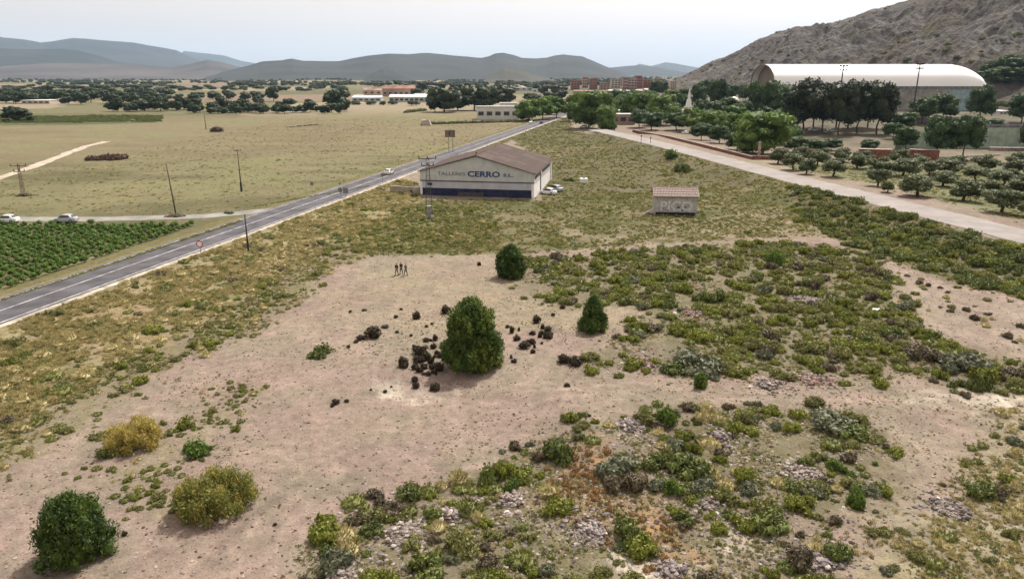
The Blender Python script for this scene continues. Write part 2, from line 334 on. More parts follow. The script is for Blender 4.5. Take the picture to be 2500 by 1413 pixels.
# ------------------------------------------------------------------ regions, given by landmarks seen in the photo and laid on the ground
def wpoly(pts): return np.array([[*at(px, py, 0.3).xy] for px, py in pts])
PG = {
 'dry': [(-900,1400),(-300,900),(0,780),(480,600),(760,500),(920,440),(1010,440),(1030,486),(960,540),(800,590),(700,660),(560,740),(420,820),(250,900),(120,990),(-100,1100),(-900,1700)],
 'green_left': [(1000,505),(1200,510),(1230,600),(1100,615),(900,622),(790,655),(720,740),(560,830),(430,880),(330,935),(260,1000),(120,1070),(0,1135),(-200,1250),(-900,1900),(-900,1700),(-100,1100),(120,990),(250,900),(420,820),(560,740),(700,660),(800,590),(930,530)],
 'mid': [(860,520),(1030,487),(1330,484),(1600,462),(1900,455),(1960,515),(2030,570),(1900,572),(1700,582),(1500,595),(1280,612),(1200,613),(950,615),(820,600)],
 'mid_bare': [(1350,560),(1600,545),(1900,500),(1990,560),(2030,575),(1850,580),(1500,596),(1400,590)],
 'back': [(1040,430),(1040,405),(1250,325),(1385,288),(1400,320),(1500,335),(1650,372),(1760,395),(1900,437),(1890,465),(1330,484),(1330,400),(1250,340)],
 'scrub': [(1290,635),(1500,612),(1750,590),(1900,585),(2050,598),(2170,645),(2175,740),(2200,780),(2330,850),(2500,870),(2900,960),(2900,1100),(2500,955),(2330,950),(2200,890),(2120,930),(1900,905),(1700,912),(1560,900),(1400,890),(1560,800),(1600,760),(1500,748),(1430,745),(1235,700)],
 'bank': [(1900,440),(2200,540),(2500,632),(2900,760),(2900,880),(2500,720),(2330,680),(2200,640),(2050,592),(1960,520)],
 'right_bare': [(2190,650),(2330,690),(2500,740),(2800,850),(2800,940),(2500,870),(2330,845),(2190,770)],
 'fore': [(1180,1160),(1340,1060),(1560,1015),(1640,985),(1900,995),(2090,1010),(2190,1110),(2160,1230),(2010,1250),(2000,1330),(2050,1420),(2100,1800),(500,1800),(720,1420),(810,1290),(960,1230)],
 'fore_right': [(2340,1150),(2480,1070),(2500,1000),(2800,1000),(2900,1900),(2100,1900),(2050,1420),(2120,1330),(2250,1300),(2380,1250)],
 'low_left': [(300,1010),(420,1040),(600,915),(650,935),(560,1020),(530,1100),(430,1140),(400,1190),(430,1260),(300,1240),(240,1120)],
 'orange1': [(1330,1180),(1400,1110),(1480,1080),(1500,1130),(1450,1230),(1400,1250),(1350,1230)],
 'orange2': [(1440,1250),(1560,1200),(1640,1260),(1700,1340),(1720,1400),(1640,1400),(1560,1310)],
 'pale1': [(1480,1340),(1560,1320),(1640,1413),(1700,1480),(1560,1500),(1500,1400)],
 'pale2': [(1740,1270),(1840,1270),(1860,1330),(1800,1350),(1750,1320)],
 'pale3': [(2230,950),(2350,940),(2500,960),(2520,1010),(2350,975),(2240,985)],
 'pale4': [(930,925),(1090,915),(1100,950),(1000,965),(900,955)],
 'olives': [(1890,395),(2170,385),(2600,395),(3200,560),(3200,760),(2500,540),(2170,455),(1930,412)],
 'vine': [(-400,552),(450,546),(458,552),(200,630),(0,692),(-400,830)],
 'green_far': [(-400,285),(100,282),(390,286),(380,298),(200,303),(-400,310)],
}
W_ = {k: (np.array([[*at(px, py, 1.9).xy] for px, py in v]) if k == 'olives' else wpoly(v)) for k, v in PG.items()}
def inside(x, y, P):
    x = np.asarray(x); y = np.asarray(y); c = np.zeros(x.shape, bool); n = len(P); j = n - 1
    for i in range(n):
        xi, yi = P[i]; xj, yj = P[j]
        c ^= ((yi > y) != (yj > y)) & (x < (xj - xi) * (y - yi) / (yj - yi + 1e-12) + xi); j = i
    return c

# ------------------------------------------------------------------ ground sheet
def ground():
    a1 = np.radians(np.linspace(-46, 46, 560)); a2 = np.radians(np.linspace(46, 314, 70))[1:-1]
    A = np.concatenate([a1, a2]); nA = len(A)
    rad = np.concatenate([[2, 6, 11, 16, 20, 24], np.geomspace(27, 900, 430), np.geomspace(930, 26000, 110)]); nR = len(rad)
    AA, RR = np.meshgrid(A, rad); X = RR * np.sin(AA); Y = RR * np.cos(AA); Z = H(X, Y)
    V = np.stack([X, Y, Z], -1).reshape(-1, 3); V = np.vstack([V, [[0, 0, float(H(0.0, 0.0))]]])
    i = np.arange(nR - 1)[:, None] * nA; j = np.arange(nA)[None]; jn = (j + 1) % nA
    Q = np.stack([i + j, i + nA + j, i + nA + jn, i + jn], -1).reshape(-1, 4)[:, ::-1]
    T = np.stack([np.full(nA, nR * nA), np.arange(nA), (np.arange(nA) + 1) % nA], -1)[:, ::-1]
    # colour of what covers the soil
    x = V[:, 0]; y = V[:, 1]; r = np.hypot(x, y)
    n1 = fbm(x, y, 2.2, 4, 21); n2 = fbm(x, y, 9, 4, 22); n3 = fbm(x, y, 40, 4, 23); nf = fbm(x, y, 0.8, 3, 24)
    wx = x + fbm(x, y, 5, 3, 31) * 2.2; wy = y + fbm(x, y, 5, 3, 32) * 2.2
    def mixc(C, c2, f): return C + (np.array(c2) - C) * np.clip(f, 0, 1)[:, None]
    C = np.tile(np.array([0.30, 0.222, 0.186]), (len(V), 1))
    C = mixc(C, (0.275, 0.225, 0.172), 0.5 + n2 * 1.6)
    C = mixc(C, (0.325, 0.235, 0.20), 0.12 + n1 * 0.9)
    C = mixc(C, (0.235, 0.20, 0.15), np.clip(fbm(x, y, 4, 4, 97) * 1.6 - 0.15, 0, .7)); C = mixc(C, (0.30, 0.25, 0.165), np.clip(n3 * 1.5 + n1 * .5, 0, .6) * (y > 75))
    rd = road_dist(x, y)
    fieldL = ss(-rd, RHW, RHW + 1.5)
    fc = np.tile(np.array([0.205, 0.185, 0.098]), (len(V), 1))
    streak = fbm(x, y * 3.0, 30, 4, 41)
    fc = mixc(fc, (0.125, 0.115, 0.058), 0.5 + streak * 2.2 + n2 * 1.0 + n1 * .8 + nf * .5); fc = mixc(fc, (0.235, 0.185, 0.115), 0.6 * ss(r, 215, 330)); fc = mixc(fc, (0.26, 0.21, 0.13), 0.12 + n3 * 1.3 + n2 * .5)
    fc = mixc(fc, (0.185, 0.185, 0.085), 0.7 * ss(n3 + 0.3 * n2, 0.0, 0.5))
    C = C * (1 - fieldL[:, None]) + fc * fieldL[:, None]
    near = r < 480; xn = x[near]; yn = y[near]; RM = {}
    warps = [(fbm(xn, yn, 6, 4, 31 + q) * 3.0 + fbm(xn, yn, 1.3, 3, 61 + q) * 1.6, fbm(xn, yn, 6, 4, 41 + q) * 3.0 + fbm(xn, yn, 1.3, 3, 71 + q) * 1.6) for q in range(3)]
    def reg(k, col, f):
        nonlocal C
        if k not in RM:
            mm = np.zeros(len(V)); mm[near] = sum(inside(xn + a_, yn + b_, W_[k]).astype(float) for a_, b_ in warps) / 3
            if k == 'green_far': mm = inside(wx, wy, W_[k]).astype(float)
            RM[k] = mm
        C = mixc(C, col, RM[k] * np.clip(f, 0, 1))
    reg('back', (0.135, 0.12, 0.06), 0.95 + n1 * .3); reg('back', (0.085, 0.085, 0.035), 0.35 + n2 * 1.3 + nf * .8); reg('back', (0.20, 0.155, 0.10), n3 * 1.2 + n2 * .6)
    reg('mid', (0.135, 0.13, 0.055), 0.9 + n1 * .3); reg('mid', (0.085, 0.09, 0.028), 0.35 + n2 * 1.4 + nf * .8); reg('mid', (0.22, 0.18, 0.11), n2 * -1.6 + nf * .6)
    reg('mid_bare', (0.29, 0.23, 0.165), 0.55 + n1 * .7)
    reg('dry', (0.30, 0.255, 0.145), 0.85 + n1 * .3); reg('dry', (0.15, 0.13, 0.05), 0.12 + n2 * 1.3 + nf * .9); reg('dry', (0.33, 0.24, 0.13), n2 * -1.1)
    reg('green_left', (0.17, 0.155, 0.07), 0.6 + n1 * .7 + nf * .5)
    reg('scrub', (0.20, 0.17, 0.115), 0.75 + n1 * .8); reg('scrub', (0.14, 0.135, 0.06), 0.15 + n2 * 1.2 + nf)
    reg('bank', (0.13, 0.125, 0.06), 0.75 + n1 * .6)
    reg('fore', (0.22, 0.18, 0.13), 0.7 + n1 * .9); reg('fore', (0.15, 0.135, 0.07), 0.2 + n2 * 1.2 + nf * .7)
    reg('fore_right', (0.30, 0.26, 0.165), 0.7 + n1 * .7)
    reg('low_left', (0.23, 0.20, 0.12), 0.35 + n1 * .8)
    reg('right_bare', (0.31, 0.25, 0.20), 0.5 + n1)
    for k in ('orange1', 'orange2'): reg(k, (0.34, 0.21, 0.11), 0.7 + n1 * .9)
    for k in ('pale1', 'pale2', 'pale3', 'pale4'): reg(k, (0.52, 0.45, 0.37), 0.65 + n1 * 1.2)
    reg('olives', (0.155, 0.165, 0.08), 0.95 + n2 * .2); reg('olives', (0.25, 0.225, 0.15), 0.1 + n2 * 1.2)
    reg('vine', (0.13, 0.11, 0.06), 0.9)
    reg('green_far', (0.09, 0.11, 0.05), 0.9)
    # verges of the main road: rough green
    v = (ss(-rd, RHW + .3, RHW + .9) * (1 - ss(-rd, RHW + 3.5, RHW + 5))) * (y < 480)
    C = mixc(C, (0.16, 0.145, 0.06), v * (0.8 + n1 * .6))
    # far plain: patchwork of fields, darker with distance
    far = ss(r, 480, 620) * (1 - ss(x, 60, 90) * (r < 900))
    cell = _hash(np.floor((x + 60 * n3) / 190), np.floor((y + 40 * n3) / 260), 5)
    pal = np.array([[0.30, 0.235, 0.17], [0.21, 0.19, 0.10], [0.33, 0.27, 0.19], [0.12, 0.125, 0.06], [0.26, 0.18, 0.14], [0.17, 0.16, 0.085]])
    pc = pal[(cell * 5.99).astype(int)]; C = C + (pc - C) * (far * 0.8)[:, None]
    brown = ss(r, 250, 330) * ss(x, 60, 120); C = mixc(C, (0.10, 0.095, 0.06), brown * (0.75 + n2 * .6))  # park ground darkened in its colour, standing in for shade under the trees
    TR = np.array([[*at(px, py, 0.2).xy] for px, py in [(2330, 1010), (2100, 975), (1850, 965), (1500, 950), (1250, 975), (1000, 1040), (800, 1130), (600, 1270), (420, 1460)]])
    td, _ = pldist(x, y, TR); rut = np.exp(-((td - 0.8) / 0.28) ** 2) * np.clip(0.6 + fbm(x, y, 6, 3, 95) * 1.5, 0, 1)
    TR2 = np.array([[*at(px, py, 0.2).xy] for px, py in [(1500, 950), (1250, 940), (1000, 905), (800, 800), (760, 730), (860, 690), (1050, 700), (1200, 720)]])
    td2, _ = pldist(x, y, TR2); rut2 = np.exp(-((td2 - 0.8) / 0.3) ** 2) * np.clip(0.5 + fbm(x, y, 7, 3, 96) * 1.5, 0, 1)
    C = C * (1 + 0.13 * rut + 0.10 * rut2 - 0.10 * np.exp(-(td / 0.45) ** 2))[:, None]
    C = np.array([0.69, 0.70, 0.69]) * C * (1 + 0.16 * n1 + 0.10 * nf + 0.10 * n2)[:, None]
    global GRID; GRID = (A[:560].copy(), rad.copy(), Z[:, :560].copy())
    me = npmesh('ground', V, [Q, T], bpy.data.materials.new('soil'), smooth=True)
    at_ = me.color_attributes.new('cover', 'FLOAT_COLOR', 'POINT')
    at_.data.foreach_set('color', np.hstack([np.clip(C, 0.02, 1), np.ones((len(C), 1))]).astype(np.float32).ravel())
    m = me.materials[0]; m.use_nodes = True; t = m.node_tree; N = t.nodes; L = t.links; b = N['Principled BSDF']
    b.inputs['Roughness'].default_value = 0.95; b.inputs['Specular IOR Level'].default_value = 0.1
    ca = N.new('ShaderNodeAttribute'); ca.attribute_name = 'cover'; g = N.new('ShaderNodeNewGeometry')
    def noise(s, d=4, ro=0.6):
        n = N.new('ShaderNodeTexNoise'); n.inputs['Scale'].default_value = s; n.inputs['Detail'].default_value = d; n.inputs['Roughness'].default_value = ro; L.new(g.outputs['Position'], n.inputs['Vector']); return n
    na = noise(1.1, 8, 0.75); nb = noise(9, 3)
    def mr(src, a, b_, c, d):
        q = N.new('ShaderNodeMapRange'); q.inputs[1].default_value = a; q.inputs[2].default_value = b_; q.inputs[3].default_value = c; q.inputs[4].default_value = d; L.new(src, q.inputs[0]); return q.outputs[0]
    f1 = mr(na.outputs['Fac'], 0.3, 0.7, 0.66, 1.30); f2 = mr(nb.outputs['Fac'], 0.3, 0.7, 0.76, 1.2)
    mu = N.new('ShaderNodeMath'); mu.operation = 'MULTIPLY'; L.new(f1, mu.inputs[0]); L.new(f2, mu.inputs[1])
    vo = N.new('ShaderNodeTexVoronoi'); vo.inputs['Scale'].default_value = 1.6; L.new(g.outputs['Position'], vo.inputs['Vector'])
    dots = mr(vo.outputs['Distance'], 0.10, 0.2, 0.62, 1.0)
    mu2 = N.new('ShaderNodeMath'); mu2.operation = 'MULTIPLY'; L.new(mu.outputs[0], mu2.inputs[0]); L.new(dots, mu2.inputs[1])
    sc_ = N.new('ShaderNodeVectorMath'); sc_.operation = 'SCALE'; L.new(ca.outputs['Color'], sc_.inputs[0]); L.new(mu2.outputs[0], sc_.inputs['Scale'])
    L.new(sc_.outputs[0], b.inputs['Base Color'])
    bp = N.new('ShaderNodeBump'); bp.inputs['Strength'].default_value = 0.6; bp.inputs['Distance'].default_value = 0.12
    nc = noise(4, 6, 0.7); L.new(nc.outputs['Fac'], bp.inputs['Height']); L.new(bp.outputs[0], b.inputs['Normal'])
    o = link(bpy.data.objects.new('ground', me)); tag(o, 'dry earth and grass plain reaching to the far hills', kind='structure')
ground()
import bisect
_ga0 = float(GRID[0][0]); _gda = float(GRID[0][1] - GRID[0][0]); _gr = [float(v) for v in GRID[1]]; _gz = GRID[2].tolist()
def Hf(x, y):
    """height of the ground sheet itself"""
    a = (math.atan2(x, y) - _ga0) / _gda; r = math.hypot(x, y); j = int(a); i = bisect.bisect_right(_gr, r) - 1
    if a < 0 or j >= 558 or i < 0 or i >= len(_gr) - 1: return float(H(x, y))
    u = a - j; v = (r - _gr[i]) / (_gr[i + 1] - _gr[i]); z0 = _gz[i]; z1 = _gz[i + 1]
    return (z0[j] * (1 - u) + z0[j + 1] * u) * (1 - v) + (z1[j] * (1 - u) + z1[j + 1] * u) * v
Hsc = Hf

# ------------------------------------------------------------------ roads
def strip(name, P, off0, off1, z, m, label, step=6.0, amp=0.0, follow=False, kind='structure', seed=0):
    pts = []
    for i in range(len(P) - 1):
        n = max(1, int(np.hypot(*(P[i + 1] - P[i])) / step))
        for k in range(n): pts.append(P[i] + (P[i + 1] - P[i]) * k / n)
    pts.append(P[-1]); pts = np.array(pts); d = np.gradient(pts, axis=0); d /= np.linalg.norm(d, axis=1)[:, None]
    nrm = np.stack([d[:, 1], -d[:, 0]], 1); s = np.arange(len(pts)) * step
    ja = fbm(s, s * 0 + 3.3, 7, 3, seed) * amp; jb = fbm(s, s * 0 + 9.3, 7, 3, seed + 5) * amp
    a = pts + nrm * (off0 + ja)[:, None]; b = pts + nrm * (off1 + jb)[:, None]; mid = (a + b) / 2
    cols = [a, mid, b]; V = []
    for q in cols:
        zz = H(q[:, 0], q[:, 1]) + z if follow else np.full(len(q), z)
        V.append(np.column_stack([q, zz]))
    n = len(pts); V = np.vstack(V); i = np.arange(n - 1)
    F = np.vstack([np.stack([c * n + i, (c + 1) * n + i, (c + 1) * n + i + 1, c * n + i + 1], 1) for c in (0, 1)])
    o = link(bpy.data.objects.new(name, npmesh(name, V, F, m))); tag(o, label, kind=kind); return o
RP = np.array([R0 - RD * 150, R0 + RD * 900]); ZR = 0.50
strip('verge', RP, RHW - 0.2, RHW + 1.0, ZR - 0.02, M['verge'], 'pale gravel verge along the right side of the asphalt road', 2.0, 0.45)
strip('road', RP, -RHW, RHW, ZR, M['asphalt'], 'long straight grey asphalt road running to the town', 20)
strip('edge_line', RP, RHW - 0.62, RHW - 0.47, ZR + 0.006, M['paint'], 'white edge line on the right of the asphalt road', 20)
strip('edge_line', RP, -RHW + 0.5, -RHW + 0.62, ZR + 0.006, M['paint'], 'white edge line on the left of the asphalt road', 20)
strip('centre_line', RP, -0.07, 0.07, ZR + 0.006, M['paint'], 'white centre line of the asphalt road', 20)
strip('side_road', SP, -2.3, 2.3, ZR - 0.02, M['asphalt_old'], 'narrow side road joining the asphalt road above the vineyard', 4)
GR = strip('gravel_road', GP, -GHW, GHW, GZ + 0.07, M['gravel'], 'wide pale gravel road rising past the olive grove', 2.5, 0.7, seed=3)
TP = np.array([[*at(px, py).xy] for px, py in [(-80, 462), (0, 436), (60, 415), (120, 393), (175, 371), (210, 357), (262, 346)]])
strip('dirt_track', TP, -1.7, 1.7, 0.07, M['track'], 'pale dirt track crossing the dry field', 3, 1.0, follow=True, seed=8)

# ------------------------------------------------------------------ far hills and the rocky mountain
def azel(px, py): d = ray(px, py); return math.atan2(d[0], d[1]), math.atan2(d[2], math.hypot(d[0], d[1]))
def ridge(name, pts, rc, depth, cols, label, n_a=220, n_r=30, rough=0.17, seed=1, r0=None, rock=False, ext=None):
    """hills standing rc metres away; crest heights from their outline"""
    az = []; el = []
    for p in pts: a, e = azel(*p); az.append(a); el.append(e)
    az = np.array(az); el = np.array(el)
    A = np.linspace(az[0], az[-1], n_a); E = np.interp(A, az, el)
    RC = rc if not isinstance(rc, list) else None
    rca = np.full(n_a, rc) if RC is not None else np.interp(A, [azel(p, 200)[0] for p, _ in rc], [q for _, q in rc])
    r0a = rca - depth if not isinstance(r0, list) else np.interp(A, [azel(p, 200)[0] for p, _ in r0], [q for _, q in r0])
    Hc = CAMZ + rca * np.tan(E)
    T = np.concatenate([np.linspace(0, 1, n_r), 1 + np.linspace(0, 1, n_r // 3)[1:] * 0.9])
    TT, AA = np.meshgrid(T, A, indexing='ij'); rr = r0a[None] + (rca - r0a)[None] * TT
    X = rr * np.sin(AA); Y = rr * np.cos(AA)
    prof = np.where(TT <= 1, TT ** 1.15, np.clip(1 - (TT - 1) / 0.9, 0, 1) ** 1.3)
    hc = np.maximum(Hc, 1)[None] * np.ones_like(TT)
    Z = hc * prof
    env = np.clip(prof * (1.02 - prof * (TT <= 1) * 0.75), 0, 1)
    Z = Z + hc * rough * (ridged(X, Y, depth * 0.35, 5, seed) - 0.55) * env * 2.2
    Z[0] = -4; Z[-1] = -4
    V = np.stack([X, Y, Z], -1).reshape(-1, 3); n = len(T)
    i = np.arange(n - 1)[:, None] * n_a; j = np.arange(n_a - 1)[None]
    F = np.stack([i + j, i + j + 1, i + n_a + j + 1, i + n_a + j], -1).reshape(-1, 4)
    me = npmesh(name, V, F, cols, smooth=True)
    o = link(bpy.data.objects.new(name, me)); tag(o, label, kind='structure'); return o
def hillmat(name, c1, c2, scale, c3=None):
    return mat(name, c1, 0.95, 0.2, scale, 0.0, col2=c2)
hA = hillmat('far_hill_cover', (0.03, 0.035, 0.035), (0.018, 0.022, 0.022), 0.0012)
hB = hillmat('wooded_hill_cover', (0.022, 0.026, 0.026), (0.010, 0.014, 0.014), 0.003)
hC = hillmat('bare_hill_cover', (0.075, 0.062, 0.060), (0.034, 0.034, 0.034), 0.002)
ridge('mountains', [(-700,120),(-300,80),(0,92),(60,98),(100,106),(140,101),(180,96),(230,100),(270,103),(330,108),(390,117),(430,124),(480,146),(560,170),(620,185)], 11500, 2600, hA, 'pale blue mountain range farthest to the left', seed=2)
ridge('mountains', [(380,180),(450,126),(500,131),(545,136),(590,150),(650,160),(720,182)], 17000, 2500, hA, 'faintest distant peak between the two mountain ranges', seed=3, n_a=90)
ridge('hills', [(-800,150),(-300,135),(0,121),(60,120),(110,119),(150,120),(190,124),(240,138),(290,152),(350,158),(400,165),(500,184)], 8000, 1700, hB, 'blue wooded ridge in front of the left mountain range', seed=4)
ridge('hills', [(-900,172),(-200,160),(0,163),(100,155),(160,154),(220,157),(330,158),(420,165),(470,155),(505,146),(540,152),(580,163),(640,170),(700,184)], 5600, 1500, hC, 'low purple-brown hills along the left edge of the plain', seed=5)
ridge('hills', [(500,186),(560,172),(610,160),(640,151),(690,148),(712,144),(740,149),(790,150),(830,149),(860,143),(900,137),(950,133),(1000,133),(1045,130),(1090,133),(1130,139),(1160,142),(1175,143),(1195,138),(1210,131),(1228,129),(1250,134),(1275,142),(1310,144),(1335,142),(1355,136),(1375,133),(1400,136),(1420,138),(1450,150),(1480,163),(1500,170),(1540,186)], 4700, 1400, hB, 'long blue-grey hills across the middle of the horizon', n_a=320, seed=6)
ridge('hills', [(1440,186),(1480,166),(1520,163),(1560,160),(1600,164),(1640,172),(1720,186)], 8200, 1400, hB, 'pale hills right of the middle ridge', n_a=90, seed=7)
ridge('hills', [(1520,184),(1560,156),(1590,162),(1625,153),(1660,158),(1700,165),(1800,180)], 13500, 1800, hA, 'very pale far peaks left of the rocky mountain', n_a=90, seed=8)
ridge('hill', [(1185,192),(1210,178),(1228,168),(1245,164),(1262,167),(1290,177),(1320,187),(1345,193)], 2700, 330, hillmat('cone_hill_cover', (0.05, 0.046, 0.032), (0.025, 0.03, 0.02), 0.01), 'small dark conical hill on the plain before the middle ridge', n_a=70, seed=9)
ridge('hill', [(890,190),(915,175),(935,168),(960,170),(990,180),(1015,191)], 3300, 300, hB, 'low dark hummock on the plain left of the conical hill', n_a=60, seed=10)

def mountain():
    pts = [(1600,212),(1640,197),(1670,184),(1700,168),(1740,152),(1775,137),(1800,125),(1850,102),(1900,83),(1945,70),(2000,64),(2060,52),(2100,38),(2150,20),(2200,8),(2260,-10),(2330,-35),(2420,-55),(2500,-75),(2700,-115),(3000,-140),(3400,-110),(3900,-20),(5200,120)]
    az = np.array([azel(*p)[0] for p in pts]); el = np.array([azel(*p)[1] for p in pts])
    nA, nR = 620, 210
    A = np.linspace(az[0], az[-1], nA); E = np.interp(A, az, el)
    rc = np.interp(A, [azel(p, 200)[0] for p in (1600, 1800, 2000, 2230, 2500, 3400, 5200)], [1500, 1330, 1180, 1080, 1000, 1000, 1100])
    r0 = np.interp(A, [azel(p, 200)[0] for p in (1600, 1800, 2000, 2230, 2500, 3400, 5200)], [1050, 820, 640, 570, 540, 560, 600])
    E = E + fbm(A * 400, A * 0, 6, 3, 4) * 0.0012
    Hc = CAMZ + rc * np.tan(E)
    T = np.concatenate([np.linspace(0, 1, nR), [1.03, 1.08, 1.15, 1.3, 1.5, 1.8, 2.2]])
    TT, AA = np.meshgrid(T, A, indexing='ij'); rr = r0[None] + (rc - r0)[None] * TT
    X = rr * np.sin(AA); Y = rr * np.cos(AA)
    prof = np.where(TT <= 1, 0.06 * TT + 0.94 * TT ** 1.25, np.clip(1.05 - (TT - 1) * 0.85, 0, 1)); prof = np.where(TT > 1, np.minimum(prof, 1), prof)
    Z = np.maximum(Hc, 2)[None] * prof
    u = X * 0.80 + Y * 0.45 + Z * 1.2; v = -X * 0.45 + Y * 0.8          # tilted strata
    env = np.clip(TT * 6, 0, 1) * (1 - 0.72 * ss(TT, 0.8, 1.0)) * np.clip(Hc / 90, 0.12, 1)[None]
    Z = Z + env * ((ridged(X, Y, 150, 5, 51) - 0.55) * 34 + (ridged(u * 0.35, v, 34, 4, 52) - 0.55) * 22 + (ridged(X, Y, 13, 3, 53) - .5) * 4.2 + (vnoise(X / 4, Y / 4, 54) - .5) * 2.0)
    Z[0] -= 4
    V = np.stack([X, Y, Z], -1).reshape(-1, 3); n = len(T)
    i = np.arange(n - 1)[:, None] * nA; j = np.arange(nA - 1)[None]
    F = np.stack([i + j, i + j + 1, i + nA + j + 1, i + nA + j], -1).reshape(-1, 4)
    m = bpy.data.materials.new('limestone_slope'); m.use_nodes = True; t = m.node_tree; N = t.nodes; L = t.links; b = N['Principled BSDF']
    b.inputs['Roughness'].default_value = 0.95; b.inputs['Specular IOR Level'].default_value = 0.1
    tc = N.new('ShaderNodeNewGeometry')
    def nz(s, d=6, ro=0.6, map_=None):
        q = N.new('ShaderNodeTexNoise'); q.inputs['Scale'].default_value = s; q.inputs['Detail'].default_value = d; q.inputs['Roughness'].default_value = ro
        if map_:
            mp = N.new('ShaderNodeMapping'); mp.inputs['Rotation'].default_value = map_[0]; mp.inputs['Scale'].default_value = map_[1]; L.new(tc.outputs['Position'], mp.inputs[0]); L.new(mp.outputs[0], q.inputs['Vector'])
        else: L.new(tc.outputs['Position'], q.inputs['Vector'])
        return q.outputs['Fac']
    def ramp(src, a, b_):
        q = N.new('ShaderNodeMapRange'); q.inputs[1].default_value = a; q.inputs[2].default_value = b_; L.new(src, q.inputs[0]); return q.outputs[0]
    def mix(f, c1, c2):
        q = N.new('ShaderNodeMix'); q.data_type = 'RGBA'; L.new(f, q.inputs[0])
        for s, c in ((6, c1), (7, c2)):
            if isinstance(c, tuple): q.inputs[s].default_value = (*c, 1)
            else: L.new(c, q.inputs[s])
        return q.outputs[2]
    c = mix(ramp(nz(0.012), 0.42, 0.6), (0.078, 0.063, 0.055), (0.098, 0.089, 0.086))
    c = mix(ramp(nz(0.05, 8, 0.75, ((0, 0.5, 0.5), (1, 0.3, 1))), 0.52, 0.62), c, (0.155, 0.142, 0.136))
    c = mix(ramp(nz(0.14, 6, 0.7), 0.54, 0.62), c, (0.075, 0.07, 0.042))
    c = mix(ramp(nz(0.035, 5, 0.7), 0.58, 0.68), c, (0.115, 0.11, 0.055))
    L.new(c, b.inputs['Base Color'])
    bp = N.new('ShaderNodeBump'); bp.inputs['Strength'].default_value = 0.9; bp.inputs['Distance'].default_value = 2.2
    L.new(nz(0.22, 8, 0.75, ((0, 0.5, 0.5), (1, 0.4, 1))), bp.inputs['Height']); L.new(bp.outputs[0], b.inputs['Normal'])
    me = npmesh('mountain', V, F, m, smooth=False)
    o = link(bpy.data.objects.new('mountain', me)); tag(o, 'grey rocky limestone mountain rising behind the vaulted hall', kind='structure')
    G = V.reshape(n, nA, 3); return G, A, T
MG, MA_, MT = mountain()

# ------------------------------------------------------------------ foliage meshes
def quads(C, Nn, size, aspect, rng, up=0.0):
    """one leaf quad per centre"""
    n = len(C); t = rng.normal(size=(n, 3)); t[:, 2] += up
    Nn = Nn / np.linalg.norm(Nn, axis=1)[:, None]
    t -= (t * Nn).sum(1)[:, None] * Nn; t /= np.linalg.norm(t, axis=1)[:, None] + 1e-9; b = np.cross(Nn, t)
    s = size * rng.uniform(0.6, 1.35, n)[:, None]; t = t * s * aspect; b = b * s
    V = np.stack([C - t, C + b * 0.8 - t * 0.1, C + t, C - b * 0.8 - t * 0.1], 1).reshape(-1, 3)
    return V, np.arange(n * 4).reshape(-1, 4)
ICO_V = None
def ico():
    global ICO_V
    if ICO_V is None:
        import bmesh
        bm = bmesh.new(); bmesh.ops.create_icosphere(bm, subdivisions=2, radius=1)
        ICO_V = (np.array([v.co[:] for v in bm.verts]), np.array([[v.index for v in f.verts] for f in bm.faces])); bm.free()
    return ICO_V
def crown(name, lobes, n, leaf, aspect, m, seed, up=0.0, core=0.72, out=0.9, rhi=1.1):
    rng = np.random.default_rng(seed); lobes = np.array(lobes, float)
    c = lobes[:, :3]; r = lobes[:, 3:6]; wt = (r[:, 0] * r[:, 1] + r[:, 0] * r[:, 2]); wt /= wt.sum()
    k = rng.choice(len(c), n, p=wt); d = rng.normal(size=(n, 3)); d[:, 2] += 0.15; d /= np.linalg.norm(d, axis=1)[:, None]
    rad = rng.uniform(0.62, rhi, n) ** 0.7; rad = np.where(rng.random(n) < 0.12, rad * rng.uniform(1.0, 1.0 + (rhi - 1.0) * 2.2, n), rad)
    C = c[k] + d * r[k] * rad[:, None]; Nn = d * out + rng.normal(size=(n, 3)) * 0.6
    C[:, 2] = np.maximum(C[:, 2], 0.01)
    V, Q = quads(C, Nn, leaf, aspect, rng, up)
    if core:
        iv, jf = ico(); vs = [V]; Ts = []; off = len(V)
        for cc, rr in zip(c, r):
            jit = 1 + rng.uniform(-0.18, 0.18, len(iv))[:, None]
            q = cc + iv * rr * core * jit; q[:, 2] = np.maximum(q[:, 2], 0.0); vs.append(q); Ts.append(jf + off); off += len(iv)
        return npmesh(name, np.vstack(vs), [Q, np.vstack(Ts)], m)
    return npmesh(name, V, Q, m)
def lobes_round(seed, n=14, w=0.5, z0=0.3, z1=1.0, s=0.2):
    g = random.Random(seed); L = []
    for i in range(n):
        a = g.uniform(0, 6.28); rr = math.sqrt(g.random()) * (w - s) * 1.05; t = g.random()
        zc = z0 + s * 0.8 + (z1 - z0 - 1.6 * s) * t; rr *= math.sqrt(max(0.15, 1 - ((t - 0.4) / 0.75) ** 2))
        q = s * g.uniform(0.45, 1.2); L.append((rr * math.cos(a), rr * math.sin(a), zc, q, q, q * g.uniform(0.7, 0.95)))
    return L
def lobes_cone(seed, n=22, w=0.42, top=0.97, z0=0.08):
    g = random.Random(seed); L = []
    for i in range(n):
        t = (i + g.random()) / n; zc = z0 + (top - z0) * t; wr = w * (1 - t ** 1.5) ** 0.8 + 0.03; a = i * 2.4 + g.uniform(-.5, .5)
        q = 0.11 + 0.11 * (1 - t) * g.uniform(0.8, 1.2); rr = max(0, wr - q * 0.8) * g.uniform(0.6, 1.1)
        L.append((rr * math.cos(a), rr * math.sin(a), zc, q, q, q * 0.9))
    return L
